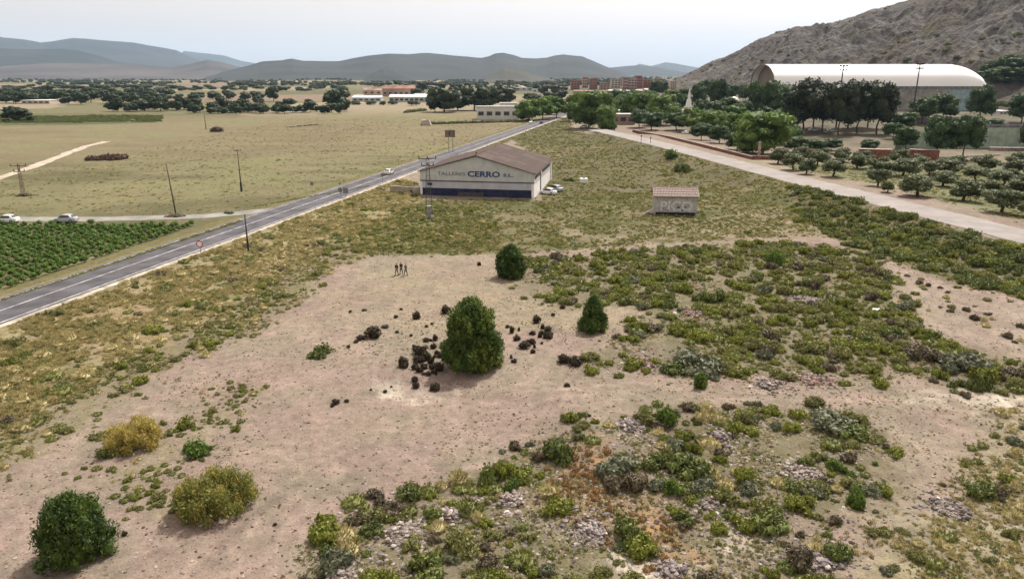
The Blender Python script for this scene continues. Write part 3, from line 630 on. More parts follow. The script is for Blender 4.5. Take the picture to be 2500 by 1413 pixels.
def trunk_mesh(name, m, z, r, seed, limbs=5, spread=0.25):
    g = random.Random(seed); b = MB(); p = Vector((0, 0, -0.03)); rad = r
    n = 4
    for i in range(n):
        q = Vector((g.uniform(-.02, .02), g.uniform(-.02, .02), z * (i + 1) / n)); b.cyl(p, q, rad, rad * 0.85, 7); p = q; rad *= 0.85
    for i in range(limbs):
        a = g.uniform(0, 6.28); zz = z * g.uniform(0.6, 1.0)
        e = Vector((math.cos(a) * spread, math.sin(a) * spread, zz + g.uniform(0.15, 0.35))); b.cyl((0, 0, zz), e, rad * 0.7, rad * 0.25, 5)
    return b.mesh(name, m, True)
TREES = {}
def reg_tree(kind, crowns, trunks): TREES[kind] = (crowns, trunks)
reg_tree('pine', [crown('pine_crown', lobes_cone(s, 26, 0.46, z0=0.10), 7000, 0.019, 2.2, M['pine'], s, up=1.0, out=0.7, core=0.62) for s in (1, 2)],
    [trunk_mesh('trunk', M['bark'], 0.6, 0.022, s, 8, 0.2) for s in (1, 2)])
reg_tree('umbrella', [crown('crown', [(x * .9, y * .9, z, a * 1.05, b * 1.05, c * 1.15) for x, y, z, a, b, c in lobes_round(s + 40, 38, 0.52, 0.2, 1.0, 0.17)], 5200, 0.019, 1.6, M['pine_dark'], s + 10, core=0.8) for s in (1, 2, 3)],
    [trunk_mesh('trunk', M['bark'], 0.55, 0.022, s, 7, 0.25) for s in (1, 2, 3)])
reg_tree('plane', [crown('crown', lobes_round(s + 60, 44, 0.56, 0.04, 1.0, 0.19), 3200, 0.026, 1.3, M['round_green'], s + 20, core=0.75) for s in (1, 2, 3)],
    [trunk_mesh('trunk', M['bark_pale'], 0.45, 0.022, s, 6, 0.25) for s in (1, 2, 3)])
reg_tree('grove', [crown('crown', lobes_round(s + 80, 40, 0.52, 0.12, 1.0, 0.18), 3200, 0.024, 1.4, M['grove'], s + 30, core=0.75) for s in (1, 2, 3)],
    [trunk_mesh('trunk', M['bark'], 0.45, 0.022, s, 6, 0.2) for s in (1, 2, 3)])
reg_tree('olive', [crown('crown', lobes_round(s + 90, 20, 0.54, 0.17, 1.0, 0.19), 4200, 0.022, 2.0, M['olive'], s + 40, core=0.5) for s in (1, 2, 3, 4)],
    [trunk_mesh('trunk', M['bark'], 0.45, 0.045, s, 6, 0.22) for s in (1, 2, 3, 4)])
reg_tree('far', [crown('crown', lobes_round(s + 120, 16, 0.55, 0.10, 1.0, 0.22), 900, 0.05, 1.3, M['far_tree'], s + 50, core=0.85) for s in (1, 2, 3)],
    [trunk_mesh('trunk', M['bark'], 0.4, 0.025, s, 4, 0.2) for s in (1, 2, 3)])
def far_variants():
    return TREES['far']
def tree(kind, p, h, wd, name, label, cat='tree', group=None, part='crown'):
    cr, tk = TREES[kind]; k = rnd.randrange(len(cr))
    e = empty(name, p, rnd.uniform(0, 6.28)); e.scale = (wd, wd, h)
    tag(e, label, cat, group)
    link(bpy.data.objects.new('trunk', tk[k]), e); link(bpy.data.objects.new('crown', cr[k]), e)
    return e

# landmarks used in labels
LM = {'the tall central pine': (1155, 905), 'the round-topped pine': (1245, 678), 'the small conical pine': (1448, 808), 'the bottom left pine': (190, 1368),
      'the yellow broom bush': (525, 1240), 'the pale yellow broom': (320, 1092), 'the graffitied hut': (1650, 527), 'the lattice pylon': (1048, 533), 'the warehouse': (1165, 482),
      'the three walkers': (980, 672), 'the near-black round bush': (2390, 952), 'the brightest green bush': (2085, 1225), 'the grey bramble clump': (2040, 1045),
      'the wide sage-green bush': (1690, 890), 'the roadside pole': (607, 617), 'the right bank end': (2480, 640), 'the orange grass patch': (1420, 1190), 'the lowest rubble heap': (1440, 1300),
      'the white paper scrap': (2140, 762), 'the gravel road bend': (1900, 450)}
LMW = {k: at(*v) for k, v in LM.items()}
ORD = ['nearest', 'second nearest', 'third nearest', 'fourth nearest', 'fifth nearest', 'sixth nearest', 'seventh nearest', 'eighth nearest', 'ninth nearest', 'tenth nearest'] + \
      [f'{w} nearest' for w in 'eleventh twelfth thirteenth fourteenth fifteenth sixteenth seventeenth eighteenth nineteenth twentieth'.split()] + \
      ['twenty-' + w + ' nearest' for w in 'first second third fourth fifth sixth seventh eighth ninth'.split()] + ['thirtieth nearest'] + ['thirty-' + w + ' nearest' for w in 'first second third fourth fifth sixth seventh eighth ninth'.split()] + ['fortieth nearest']
def side_word(dx, dy):
    if abs(dx) > abs(dy): return 'right of' if dx > 0 else 'left of'
    return 'behind' if dy > 0 else 'in front of'
def name_apart(items, marks=None):
    """items: (object, look, x, y); label = look + side + landmark + rank by distance"""
    marks = marks or LMW; groups = {}
    for o, look, x, y in items:
        k = min(marks, key=lambda q: (marks[q].x - x) ** 2 + (marks[q].y - y) ** 2); dx, dy = x - marks[k].x, y - marks[k].y
        groups.setdefault((look, side_word(dx, dy), k), []).append((dx * dx + dy * dy, o))
    for (look, s, k), L in groups.items():
        L.sort(key=lambda q: q[0])
        for i, (_, o) in enumerate(L):
            o['label'] = f'{look} {s} {k}' + (f', {ORD[min(i, len(ORD) - 1)]}' if len(L) > 1 else '')

# ------------------------------------------------------------------ scrub: prototypes, scatter
def shrub_mesh(name, m, seed, n=340, leaf=0.085, nl=11, h=0.75, up=0.6, spread=0.68):
    g = random.Random(seed); L = []
    for i in range(nl):
        a = g.uniform(0, 6.28); rr = math.sqrt(g.random()) * spread; q = g.uniform(0.24, 0.42); L.append((rr * math.cos(a) * 1.12, rr * math.sin(a), h * g.uniform(0.2, 0.6) * (1.15 - rr * .7), q, q, q * h * 1.1))
    return crown(name, L, n, leaf, 1.5, m, seed, up=up, core=0.66, rhi=1.3)
def tussock_mesh(name, m, seed, n=110, w=0.055, h=1.0, core=True):
    rng = np.random.default_rng(seed); a = rng.uniform(0, 6.28, n); lean = rng.uniform(0.1, 1.0, n) ** 0.8; hh = h * rng.uniform(0.5, 1.1, n) * (1.15 - 0.6 * lean)
    b = np.stack([np.cos(a) * lean * .35, np.sin(a) * lean * .35, a * 0], 1); tip = np.stack([np.cos(a) * lean, np.sin(a) * lean, hh], 1)
    midp = b * 0.4 + tip * 0.6; midp[:, 2] += 0.12; s = np.stack([-np.sin(a), np.cos(a), a * 0], 1) * w * rng.uniform(.6, 1.4, n)[:, None]
    V = np.stack([b - s, b + s, midp + s * .8, tip, midp - s * .8], 1).reshape(-1, 3); F = np.arange(n * 5).reshape(-1, 5)
    if core:
        iv, jf = ico(); q = iv * np.array([.72, .72, .5 * h]) * (1 + rng.uniform(-.15, .15, len(iv)))[:, None]; q[:, 2] = np.maximum(q[:, 2] + .1, 0)
        return npmesh(name, np.vstack([V, q]), [F, jf + len(V)], m)
    return npmesh(name, V, F, m)
SH = {k: [shrub_mesh('shrub', M['shrub_' + k], 200 + i * 7 + s, 760, 0.072) for s in range(2)] for i, k in enumerate(('green', 'olive', 'dark', 'brown', 'grey', 'bright'))}
TU = {'dry': [tussock_mesh('tussock', M['dry'], 301 + s, 130, .05) for s in range(2)], 'olive': [tussock_mesh('tussock', M['tuss_green'], 311 + s, 130, .05, .8) for s in range(2)],
      'dead': [shrub_mesh('tussock', M['tuss_dead'], 321 + s, 620, .065, 7, .85, spread=.38) for s in range(2)], 'orange': [tussock_mesh('tussock', M['orange_grass'], 331 + s, 130, .045) for s in range(2)]}
SHW = {'green': 'green rounded shrub', 'olive': 'olive-brown rounded shrub', 'dark': 'dark green bushy shrub', 'brown': 'brown withered shrub', 'grey': 'grey-green twiggy shrub', 'bright': 'fresh bright green shrub'}
TUW = {'dry': 'straw-coloured grass tussock', 'olive': 'olive-green grass tussock', 'dead': 'blackish-brown dead tussock', 'orange': 'rust-orange grass tussock'}
_a = at(1027, 476, 0.0); _b = at(1303, 484, 0.0); _d = (_b - _a).normalized(); WH_BOX = (_a.x, _a.y, _d.x, _d.y)
occupied = []   # (x, y, r) of hand-placed things
def sample(poly, dens, rng, mask=None, mind=0.5):
    P = W_[poly] if isinstance(poly, str) else poly; lo = P.min(0); hi = P.max(0)
    lo = np.maximum(lo, [-140, 25]); hi = np.minimum(hi, [140, 600])
    n = int((hi[0] - lo[0]) * (hi[1] - lo[1]) * dens); x = rng.uniform(lo[0], hi[0], n); y = rng.uniform(lo[1], hi[1], n)
    wx = x + fbm(x, y, 6, 4, 31) * 3.0 + rng.normal(size=n) * 0.9; wy = y + fbm(x, y, 6, 4, 41) * 3.0 + rng.normal(size=n) * 0.9
    m = inside(wx, wy, P) & (np.abs(x) < 0.78 * y + 6) & (pldist(x, y, GP)[0] > GHW + 1.2) & (road_dist(x, y) > RHW + 2.2)
    wl = (x - WH_BOX[0]) * WH_BOX[2] + (y - WH_BOX[1]) * WH_BOX[3]; wd = -(x - WH_BOX[0]) * WH_BOX[3] + (y - WH_BOX[1]) * WH_BOX[2]; m &= ~((wl > -1.5) & (wl < 30) & (wd > -1.5) & (wd < 33))
    if mask is not None: m &= mask(x, y)
    x, y = x[m], y[m]; keep = []; cell = {}
    for a, b in zip(x, y):
        i, j = int(a // mind), int(b // mind)
        if any(math.hypot(a - q[0], b - q[1]) < mind for di in (-1, 0, 1) for dj in (-1, 0, 1) for q in cell.get((i + di, j + dj), ())): continue
        if any((a - q[0]) ** 2 + (b - q[1]) ** 2 < q[2] ** 2 for q in occupied): continue
        cell.setdefault((i, j), []).append((a, b)); keep.append((a, b))
    return keep
def scatter(name, pts, protos, label, cat=None, parent=None):
    """one 'stuff' object: meshes instanced on ground points. pts: (x,y,z,rz,sx,sz,idx)"""
    A = np.array(pts, float); me = bpy.data.meshes.new(name); me.vertices.add(len(A)); me.vertices.foreach_set('co', A[:, :3].astype(np.float32).ravel())
    def attr(n, t, d, key): a = me.attributes.new(n, t, 'POINT'); a.data.foreach_set(key, d)
    z = np.zeros(len(A)); attr('rot', 'FLOAT_VECTOR', np.stack([z, z, A[:, 3]], 1).astype(np.float32).ravel(), 'vector')
    attr('scl', 'FLOAT_VECTOR', np.stack([A[:, 4], A[:, 4], A[:, 5]], 1).astype(np.float32).ravel(), 'vector'); attr('idx', 'INT', A[:, 6].astype(np.int32), 'value')
    o = link(bpy.data.objects.new(name, me), parent)
    g = bpy.data.node_groups.new(name, 'GeometryNodeTree'); g.interface.new_socket('Geometry', in_out='INPUT', socket_type='NodeSocketGeometry'); g.interface.new_socket('Geometry', in_out='OUTPUT', socket_type='NodeSocketGeometry')
    N = g.nodes; L = g.links; gi = N.new('NodeGroupInput'); go = N.new('NodeGroupOutput'); jn = N.new('GeometryNodeJoinGeometry')
    def na(n, t): q = N.new('GeometryNodeInputNamedAttribute'); q.data_type = t; q.inputs['Name'].default_value = n; return q.outputs['Attribute']
    rot = N.new('FunctionNodeEulerToRotation'); L.new(na('rot', 'FLOAT_VECTOR'), rot.inputs[0]); scl = na('scl', 'FLOAT_VECTOR'); idx = na('idx', 'INT')
    for k, pm in enumerate(protos):
        po = bpy.data.objects.new(name + '_piece', pm)
        oi = N.new('GeometryNodeObjectInfo'); oi.inputs['Object'].default_value = po
        ip = N.new('GeometryNodeInstanceOnPoints'); cmp = N.new('FunctionNodeCompare'); cmp.data_type = 'INT'; cmp.operation = 'EQUAL'; cmp.inputs[3].default_value = k
        L.new(idx, cmp.inputs[2]); L.new(gi.outputs[0], ip.inputs['Points']); L.new(cmp.outputs[0], ip.inputs['Selection']); L.new(oi.outputs['Geometry'], ip.inputs['Instance'])
        L.new(rot.outputs[0], ip.inputs['Rotation']); L.new(scl, ip.inputs['Scale']); L.new(ip.outputs[0], jn.inputs[0])
    L.new(jn.outputs[0], go.inputs[0]); md = o.modifiers.new('scatter', 'NODES'); md.node_group = g
    tag(o, label, cat, kind='stuff'); return o

# ------------------------------------------------------------------ single plants seen clearly in the photo
def place_bush(px, py, wpx, hpx, mesh, name, label, cat, dip=0.05):
    p = at(px, py); k = ppm(p); o = link(bpy.data.objects.new(name, mesh)); o.location = (p.x, p.y, p.z - dip)
    wm = wpx / k; hm = hpx / k / math.cos(R(15)); o.scale = (wm / 2, wm / 2, hm); o.rotation_euler = (0, 0, rnd.uniform(0, 6))
    occupied.append((p.x, p.y, wm * 0.5)); tag(o, label, cat); return o
def place_tree(kind, px, py, wpx, hpx, name, label, cat='tree', group=None):
    p = at(px, py); k = ppm(p); e = tree(kind, (p.x, p.y, p.z - 0.08), hpx / k, wpx / k, name, label, cat, group)
    return e
# the four pines of the waste ground
def pine(px, py, wpx, hpx, label, seed, lobes=None, n=11000, leaf=0.018):
    p = at(px, py); k = ppm(p); hm = hpx / k / 0.965; wm = wpx / k
    e = empty('pine_tree', (p.x, p.y, p.z - 0.05), 0.0); e.scale = (wm, wm, hm); tag(e, label, 'pine tree', 'young pines on the bare ground')
    link(bpy.data.objects.new('trunk', trunk_mesh('trunk', M['bark'], 0.6, 0.025, seed, 9, 0.25)), e)
    link(bpy.data.objects.new('crown', crown('crown', lobes, n, leaf, 2.2, M['pine'], seed, up=1.2, out=0.5, core=0.60, rhi=1.35)), e)
    occupied.append((p.x, p.y, wm * 0.52)); return e
g_ = random.Random(5)
Lc = []
for i in range(190):
    t = (i + g_.random()) / 190; zc = 0.07 + 0.86 * t; wr = (0.50 if t < 0.5 else 0.50 - (t - 0.5) * 0.55) * (0.92 + 0.14 * math.sin(t * 11)); a = i * 2.4
    q = (0.05 + 0.035 * (1 - t)) * g_.uniform(.6, 1.4); wr *= 1 + .14 * math.sin(3 * a + 8 * t) + .10 * math.sin(5 * a - 13 * t); rr = max(0, wr - q * .5) * g_.random() ** .35 * g_.uniform(0.85, 1.12); Lc.append((rr * math.cos(a), rr * math.sin(a), zc + g_.uniform(-.03, .04), q, q, q * 1.3))
Lc += [(g_.uniform(-.1, .1) + .47 * (1 - t_) * math.cos(a_), .47 * (1 - t_) * math.sin(a_), .15 + .7 * t_ ** 1.2, .055, .055, .09) for a_, t_ in [(g_.uniform(0, 6.28), g_.random()) for _ in range(26)]]
Lc += [(-0.42, -0.1, 0.34, 0.11, 0.1, 0.07), (-0.46, 0.0, 0.28, 0.09, 0.1, 0.06), (0.40, -0.1, 0.45, 0.1, 0.1, 0.09), (-0.05, 0, 0.95, 0.07, 0.07, 0.07), (0.12, 0, 0.93, 0.06, 0.06, 0.06)]
pine(1155, 893, 142, 166, 'tallest pine, bushy to the ground, in the middle of the bare earth', 71, Lc, 22000, 0.0135)
def dome(seed, n, w, zt=0.9, conic=0.0):
    n = n * 4
    g = random.Random(seed); L = []
    for i in range(n):
        t = (i + g.random()) / n; zc = 0.08 + (zt - 0.08) * t; wr = w * ((1 - t ** 2.6) ** 0.5) * (1 - conic * t); q = (0.075 + 0.035 * (1 - t)) * g.uniform(.6, 1.4)
        a = i * 2.4; wr *= 1 + .13 * math.sin(3 * a + 7 * t) + .09 * math.sin(5 * a - 11 * t); rr = max(0, wr - q * .5) * g.random() ** .35 * g.uniform(.85, 1.12); L.append((rr * math.cos(a), rr * math.sin(a), zc + g.uniform(-.03, .05), q, q, q * 1.25))
    return L
pine(1245, 676, 72, 78, 'dense round-topped pine behind the tallest pine, near the three walkers', 72, dome(3, 26, 0.5), 9000, 0.022)
pine(1448, 806, 76, 84, 'small conical pine with thin top, right of the tallest pine', 73, dome(4, 26, 0.52, 0.92, 0.55), 8000, 0.020)
pine(192, 1352, 156, 164, 'round green pine casting a shadow in the bottom left corner', 74, dome(5, 44, 0.53, 0.88, 0.0), 22000, 0.0125)
# brooms and other single bushes
def upbush(m, seed, n=3200, w=0.03): return tussock_mesh('bush', m, seed, n // 8, w, 1.0)
def broom_mesh(m, seed):
    g = random.Random(seed); L = []
    for i in range(80):
        a = g.uniform(0, 6.28); rr = math.sqrt(g.random()) * 0.88; q = g.uniform(.09, .15); L.append((rr * math.cos(a), rr * math.sin(a), (0.08 + 0.74 * g.random()) * math.sqrt(max(.1, 1.05 - rr * rr)), q, q, q * 1.5))
    return crown('bush', L, 17000, 0.013, 3.8, m, seed, up=1.6, core=0.40, out=0.2, rhi=1.7)
place_bush(528, 1238, 200, 100, broom_mesh(M['broom'], 81), 'broom_bush', 'wide yellow-green broom bush with orange flowers beside the sandy track', 'bush')
place_bush(325, 1086, 135, 66, broom_mesh(M['broom_pale'], 82), 'broom_bush', 'pale straw-yellow broom bush behind the bigger yellow one', 'bush')
place_bush(285, 1105, 80, 34, SH['dark'][0], 'shrub', 'dark flat shrub under the left side of the pale yellow broom', 'shrub')
place_bush(478, 1105, 90, 42, SH['bright'][0], 'shrub', 'leafy bright green bush right of the pale yellow broom', 'shrub')
place_bush(455, 1042, 52, 36, SH['green'][0], 'shrub', 'small rounded green bush above the leafy bright one', 'shrub')
place_bush(1695, 900, 140, 55, SH['grey'][0], 'shrub', 'widest sage-green shrub at the front edge of the scrub', 'shrub')
place_bush(1655, 908, 90, 40, SH['dark'][1], 'shrub', 'dark shrub tucked under the widest sage-green shrub', 'shrub')
place_bush(1712, 948, 46, 56, SH['bright'][1], 'shrub', 'upright yellow-green bush standing out onto the bare earth', 'shrub')
place_bush(2390, 952, 52, 60, SH['dark'][0], 'shrub', 'nearly black round bush with green top near the right edge', 'shrub')
place_bush(2395, 925, 70, 50, SH['green'][1], 'shrub', 'green shrub touching the nearly black round bush', 'shrub')
place_bush(1625, 1030, 62, 56, SH['bright'][0], 'shrub', 'light green bush at the upper tip of the foreground scrub', 'shrub')
place_bush(2082, 1230, 68, 66, SH['bright'][1], 'shrub', 'brightest green bush of the lower right scrub', 'shrub')
place_bush(2030, 1042, 130, 46, SH['grey'][1], 'shrub', 'blue-grey bramble clump at the edge of the bare patch', 'shrub')
place_bush(2075, 1060, 90, 40, SH['dark'][1], 'shrub', 'dark tangled shrub right of the blue-grey bramble', 'shrub')
place_bush(1500, 1150, 100, 50, SH['grey'][0], 'shrub', 'large grey-green shrub above the orange grass', 'shrub')
place_bush(1545, 1190, 84, 46, SH['brown'][0], 'shrub', 'brownish domed shrub below the large grey-green one', 'shrub')
place_bush(1600, 1140, 76, 46, SH['dark'][0], 'shrub', 'deep green shrub between the heaps of rubble', 'shrub')
place_bush(1675, 1155, 110, 62, SH['dark'][1], 'shrub', 'dense dark shrub right of the deep green one', 'shrub')
place_bush(1645, 1200, 60, 46, SH['bright'][0], 'shrub', 'small lime-green bush among darker shrubs', 'shrub')
place_bush(1360, 1120, 84, 60, SH['dark'][0], 'shrub', 'dark green shrub at the upper left rim of the foreground scrub', 'shrub')
place_bush(1235, 1160, 56, 52, SH['green'][1], 'shrub', 'green shrub farthest out on the left tip of the foreground scrub', 'shrub')
place_bush(1245, 1190, 56, 40, SH['bright'][1], 'shrub', 'fresh green shrub just below the left tip of the foreground scrub', 'shrub')
place_bush(1360, 1245, 90, 50, SH['green'][0], 'shrub', 'broad green shrub left of the orange grass', 'shrub')
place_bush(1530, 1310, 100, 60, SH['dark'][0], 'shrub', 'dark shrub beside the pale dusty hollow', 'shrub')
place_bush(1570, 1345, 90, 56, SH['green'][1], 'shrub', 'deep green shrub just below the dark one by the dusty hollow', 'shrub')
place_bush(1880, 1290, 110, 60, SH['dark'][1], 'shrub', 'very dark low shrub in the lower right scrub', 'shrub')
place_bush(1955, 1240, 90, 50, SH['green'][0], 'shrub', 'green mounded shrub above the very dark low one', 'shrub')
place_bush(1050, 1400, 130, 66, SH['dark'][0], 'shrub', 'big dark bush cut by the bottom edge of the picture', 'shrub')
place_bush(1125, 1330, 80, 60, SH['olive'][0], 'shrub', 'olive shrub above the big dark bush at the bottom', 'shrub')
place_bush(2390, 1200, 80, 42, SH['dark'][1], 'shrub', 'dark green shrub at the right end of the bare patch', 'shrub')
place_bush(2360, 900, 120, 50, SH['grey'][1], 'shrub', 'grey-brown shrub mass above the nearly black round bush', 'shrub')
place_bush(2250, 870, 90, 44, SH['brown'][1], 'shrub', 'dark brown shrub where scrub meets the sandy path', 'shrub')
place_bush(1750, 735, 70, 40, SH['dark'][0], 'shrub', 'blue-green shrub in the middle of the far scrub', 'shrub')
place_bush(1625, 740, 50, 40, SH['dark'][1], 'shrub', 'dark round shrub among the far rubble', 'shrub')
place_bush(1890, 645, 50, 48, SH['bright'][0], 'shrub', 'single taller green bush at the far edge of the scrub', 'shrub')
place_bush(780, 866, 62, 36, SH['dark'][0], 'shrub', 'dark mounded shrub alone on the sandy slope', 'shrub')
place_bush(1645, 385, 50, 28, SH['bright'][1], 'shrub', 'green bush at the near side of the gravel road', 'shrub')
place_bush(1665, 420, 40, 30, SH['dark'][0], 'shrub', 'dark bush between the gravel road and the hut', 'shrub')
place_bush(530, 322, 36, 16, SH['brown'][0], 'shrub', 'brown bush in the middle of the dry field', 'shrub')
place_bush(1390, 442, 30, 12, SH['dark'][0], 'shrub', 'dark low bush beside the white tank', 'shrub')
# dark dead tussocks round the tall pine
dead = [(907,822,52,34),(880,828,26,16),(1017,778,24,24),(1090,765,28,26),(1062,952,30,24),(985,892,30,30),(1020,862,34,26),(1040,878,34,26),(1058,850,20,16),(1015,930,22,18),(1045,915,18,14),(1070,905,30,26),(1018,945,24,18),(980,878,12,14),(1080,870,26,16),(1030,905,12,10),(1250,812,16,22),(1262,830,24,16),(1282,850,34,22),(1300,838,24,18),(1312,788,26,24),(1335,808,26,16),(1338,825,30,22),(1240,800,14,10),(1255,884,18,12),(1248,874,8,12),(1385,942,20,12),(1040,798,12,8),(1055,792,10,8),(970,812,12,8),(1005,820,10,8),(940,800,24,9),(968,775,14,9),(850,848,12,9),(868,836,16,9),(822,985,26,16),(812,992,14,10),(848,980,16,10),(940,958,14,10),(905,952,9,7),(1440,1016,12,8),(980,756,10,7),(1170,648,12,12),(672,1280,14,9),(890,758,16,7),(1375,882,36,26),(1410,888,50,26),(955,945,8,6),(1350,770,12,10),(1372,752,18,12),(305,1305,18,14),(855,762,10,8),(1040,835,10,8),(1053,832,10,8),(1120,880,14,10),(1300,860,18,12)]
for i_ in range(34):
    q = rnd.uniform(0, 6.28); f_ = rnd.random() ** .7; dead.append((1040 + 62 * f_ * math.cos(q), 882 + 62 * f_ * math.sin(q), rnd.choice([9, 12, 16, 22, 26]), rnd.choice([8, 12, 16, 20])))
for i_ in range(12): dead.append((1245 + 95 * rnd.random(), 795 + 60 * rnd.random(), rnd.choice([9, 12, 18]), rnd.choice([8, 12, 16])))
items = []
for px, py, wp, hp in dead:
    p = at(px, py); k = ppm(p); o = link(bpy.data.objects.new('dead_tussock', TU['dead'][rnd.randrange(2)])); o.location = (p.x, p.y, p.z - .04)
    o.scale = (wp / k / 2 * 1.2, wp / k / 2 * 1.2, hp / k * 0.95); o.rotation_euler = (0, 0, rnd.uniform(0, 6)); tag(o, None, 'grass tussock', 'dead tussocks round the tallest pine')
    occupied.append((p.x, p.y, wp / k * .5)); items.append((o, 'large ' * (wp >= 28) + 'small ' * (wp < 14) + TUW['dead'], p.x, p.y))
name_apart(items)

# ------------------------------------------------------------------ rubble heaps
def stone_meshes(m, seed):
    out = []; import bmesh
    for s in range(3):
        bm = bmesh.new(); bmesh.ops.create_icosphere(bm, subdivisions=1, radius=1); g = random.Random(seed + s)
        for v in bm.verts: v.co *= g.uniform(0.65, 1.15)
        for v in bm.verts: v.co.x *= 1.2; v.co.z *= 0.75
        me = bpy.data.meshes.new('stone'); bm.to_mesh(me); bm.free(); me.materials.append(m); out.append(me)
    return out
ST = {k: stone_meshes(M[k], 11 * i) for i, k in enumerate(('stone', 'stone_red', 'stone_grey', 'stone_white', 'pebble'))}
HEAPS = [(1545,1040,75,26,'stone_grey','grey rubble heap with curved ridge above the foreground scrub'),(1755,1070,60,34,'stone_grey','purplish rubble heap with white blocks near the upper foreground scrub'),
 (1245,1222,75,34,'stone','rubble heap at the left tip of the foreground scrub'),(1440,1300,100,40,'stone_grey','long grey rubble heap just above the pale dusty hollow'),
 (985,1305,110,40,'stone','pale rubble spread at the lower left end of the scrub'),(1100,1260,60,26,'stone','small rubble heap between the two left rubble spreads'),
 (1725,1225,70,45,'stone_grey','jumbled grey rubble heap between dark shrubs'),(1960,1160,110,36,'stone','broad stony heap in the lower right scrub'),
 (2320,1245,90,34,'stone_grey','rubble heap alone on the right bare patch'),(1690,765,60,30,'stone_red','reddish rubble heap in the middle of the far scrub'),
 (1990,930,100,26,'stone_red','red broken-brick spread on the front edge of the scrub'),(1570,885,70,28,'stone_red','pinkish rubble between shrubs right of the conical pine'),
 (1880,940,80,22,'stone','pale stones along the front edge of the scrub'),(1980,735,90,26,'stone_grey','grey stone scatter in the far right scrub'),(830,1405,80,30,'stone','rubble at the very bottom edge of the picture'),
 (1640,1395,70,30,'stone_grey','stones below the pale dusty hollow'),(2000,1370,90,30,'stone_grey','dark stones in the bottom right scrub')]
for hi_, (px, py, rx, ry, kind, lab) in enumerate(HEAPS):
    p = at(px, py); k = ppm(p); ra = rx / k * 0.5; rb = min(ra * 1.2, ry / k * 1.6); e = empty('rubble_heap', p); tag(e, lab, 'rubble heap', 'rubble heaps in the scrub')
    rng = np.random.default_rng(400 + hi_); nn = 14; V = [(0, 0, 0.28)]; F = []
    rings = 4
    def hz(x, y): return Hsc(p.x + x, p.y + y) - p.z
    hgt = 0.22 + 0.12 * rng.random()
    def mz(x, y): q = (x / ra) ** 2 + (y / rb) ** 2; return hz(x, y) + hgt * max(0, 1 - q) ** 0.8 * (0.75 + 0.5 * float(vnoise(x * 1.3 + 50 * hi_, y * 1.3, 3))) - (0.05 if q > .9 else 0)
    V = [(0, 0, mz(0, 0))]
    for r_ in range(1, rings + 1):
        for a_ in range(nn):
            t = 6.2832 * a_ / nn; f = r_ / rings * (1 + 0.12 * rng.normal() * (r_ == rings)); x = ra * f * math.cos(t); y = rb * f * math.sin(t); V.append((x, y, mz(x, y) - (0.1 if r_ == rings else 0)))
    for a_ in range(nn): F.append((0, 1 + a_, 1 + (a_ + 1) % nn))
    for r_ in range(rings - 1):
        for a_ in range(nn): b0 = 1 + r_ * nn; F.append((b0 + a_, b0 + nn + a_, b0 + nn + (a_ + 1) % nn, b0 + (a_ + 1) % nn))
    mb = MB(); mb.v = V; mb.f = F; mb.build('mound', M['rubble_red' if kind == 'stone_red' else 'rubble'], e, smooth=False)
    for i in range(16):
        a_ = rng.uniform(0, 6.28); f = math.sqrt(rng.random()) * 1.45; x = ra * f * math.cos(a_); y = rb * f * math.sin(a_); s = 0.08 + 0.22 * rng.random() ** 2 * (1.25 if p.y > 70 else 1)
        kk = kind if rng.random() > 0.04 else 'stone_white'
        o = link(bpy.data.objects.new('stone', ST[kk][rng.integers(3)]), e); o.location = (x, y, mz(x, y) + s * .2); o.scale = (s, s, s); o.rotation_euler = (rng.uniform(-.5, .5), rng.uniform(-.5, .5), rng.uniform(0, 6))
    gp = []
    for i in range(int(330 * ra)):
        a_ = rng.uniform(0, 6.28); f = abs(rng.normal()) * 1.35; x = ra * f * math.cos(a_); y = rb * f * math.sin(a_); s = 0.03 + 0.17 * rng.random() ** 3
        gp.append((x, y, mz(x, y) + s * .2, rng.uniform(0, 6.28), s, s, rng.integers(3) if rng.random() > .025 else 3))
    scatter('loose_stones', gp, [ST[kind][0], ST['stone'][1], ST['pebble'][2], ST['stone_white'][0]], None, parent=e)
    occupied.append((p.x, p.y, max(ra, rb) * 0.55))

# ------------------------------------------------------------------ scrub over the waste ground
rng = np.random.default_rng(9)
plants = []   # kind ('S'/'T'), type, x, y, radius, height
def add(poly, dens, kinds, rlo, rhi, hr=(0.6, 0.9), mask=None, mind=0.6):
    ks, ps = zip(*kinds); ps = np.array(ps) / sum(ps)
    for x, y in sample(poly, dens, rng, mask, mind):
        k = ks[rng.choice(len(ks), p=ps)]; r = rlo + (rhi - rlo) * rng.random() ** 1.8; plants.append((k[0], k[2:], x, y, r, r * rng.uniform(*hr) * (1.2 if k[0] == 'S' else 1.0)))
patch = lambda s, a, th: (lambda x, y: fbm(x, y, s, 3, a) > th)
add('scrub', 0.9, [('S:green', 5), ('S:olive', 3), ('S:dark', 1), ('S:brown', .8), ('S:grey', .5), ('T:olive', 3)], 0.5, 1.3, mask=patch(7, 61, -0.24), mind=0.95)
add('bank', 0.40, [('S:dark', 5), ('S:green', 3), ('S:olive', 1)], 0.8, 1.7, (0.6, 0.85), mind=1.0)
add('fore', 1.7, [('S:green', 4), ('S:olive', 3), ('S:dark', 1.6), ('S:brown', 1.8), ('S:grey', 1.5), ('S:bright', .4), ('T:olive', 3), ('T:dry', 1.6)], 0.28, 1.05, mask=lambda x, y: (fbm(x, y, 4.5, 3, 62) > -0.2) & ~inside(x, y, W_['orange1']) & ~inside(x, y, W_['orange2']), mind=0.62)
add('fore_right', 1.2, [('S:olive', 3), ('S:grey', 2), ('S:green', 1.5), ('S:brown', 1), ('T:dry', 5), ('T:olive', 3)], 0.22, 0.75, mask=patch(4, 63, -0.25), mind=0.45)
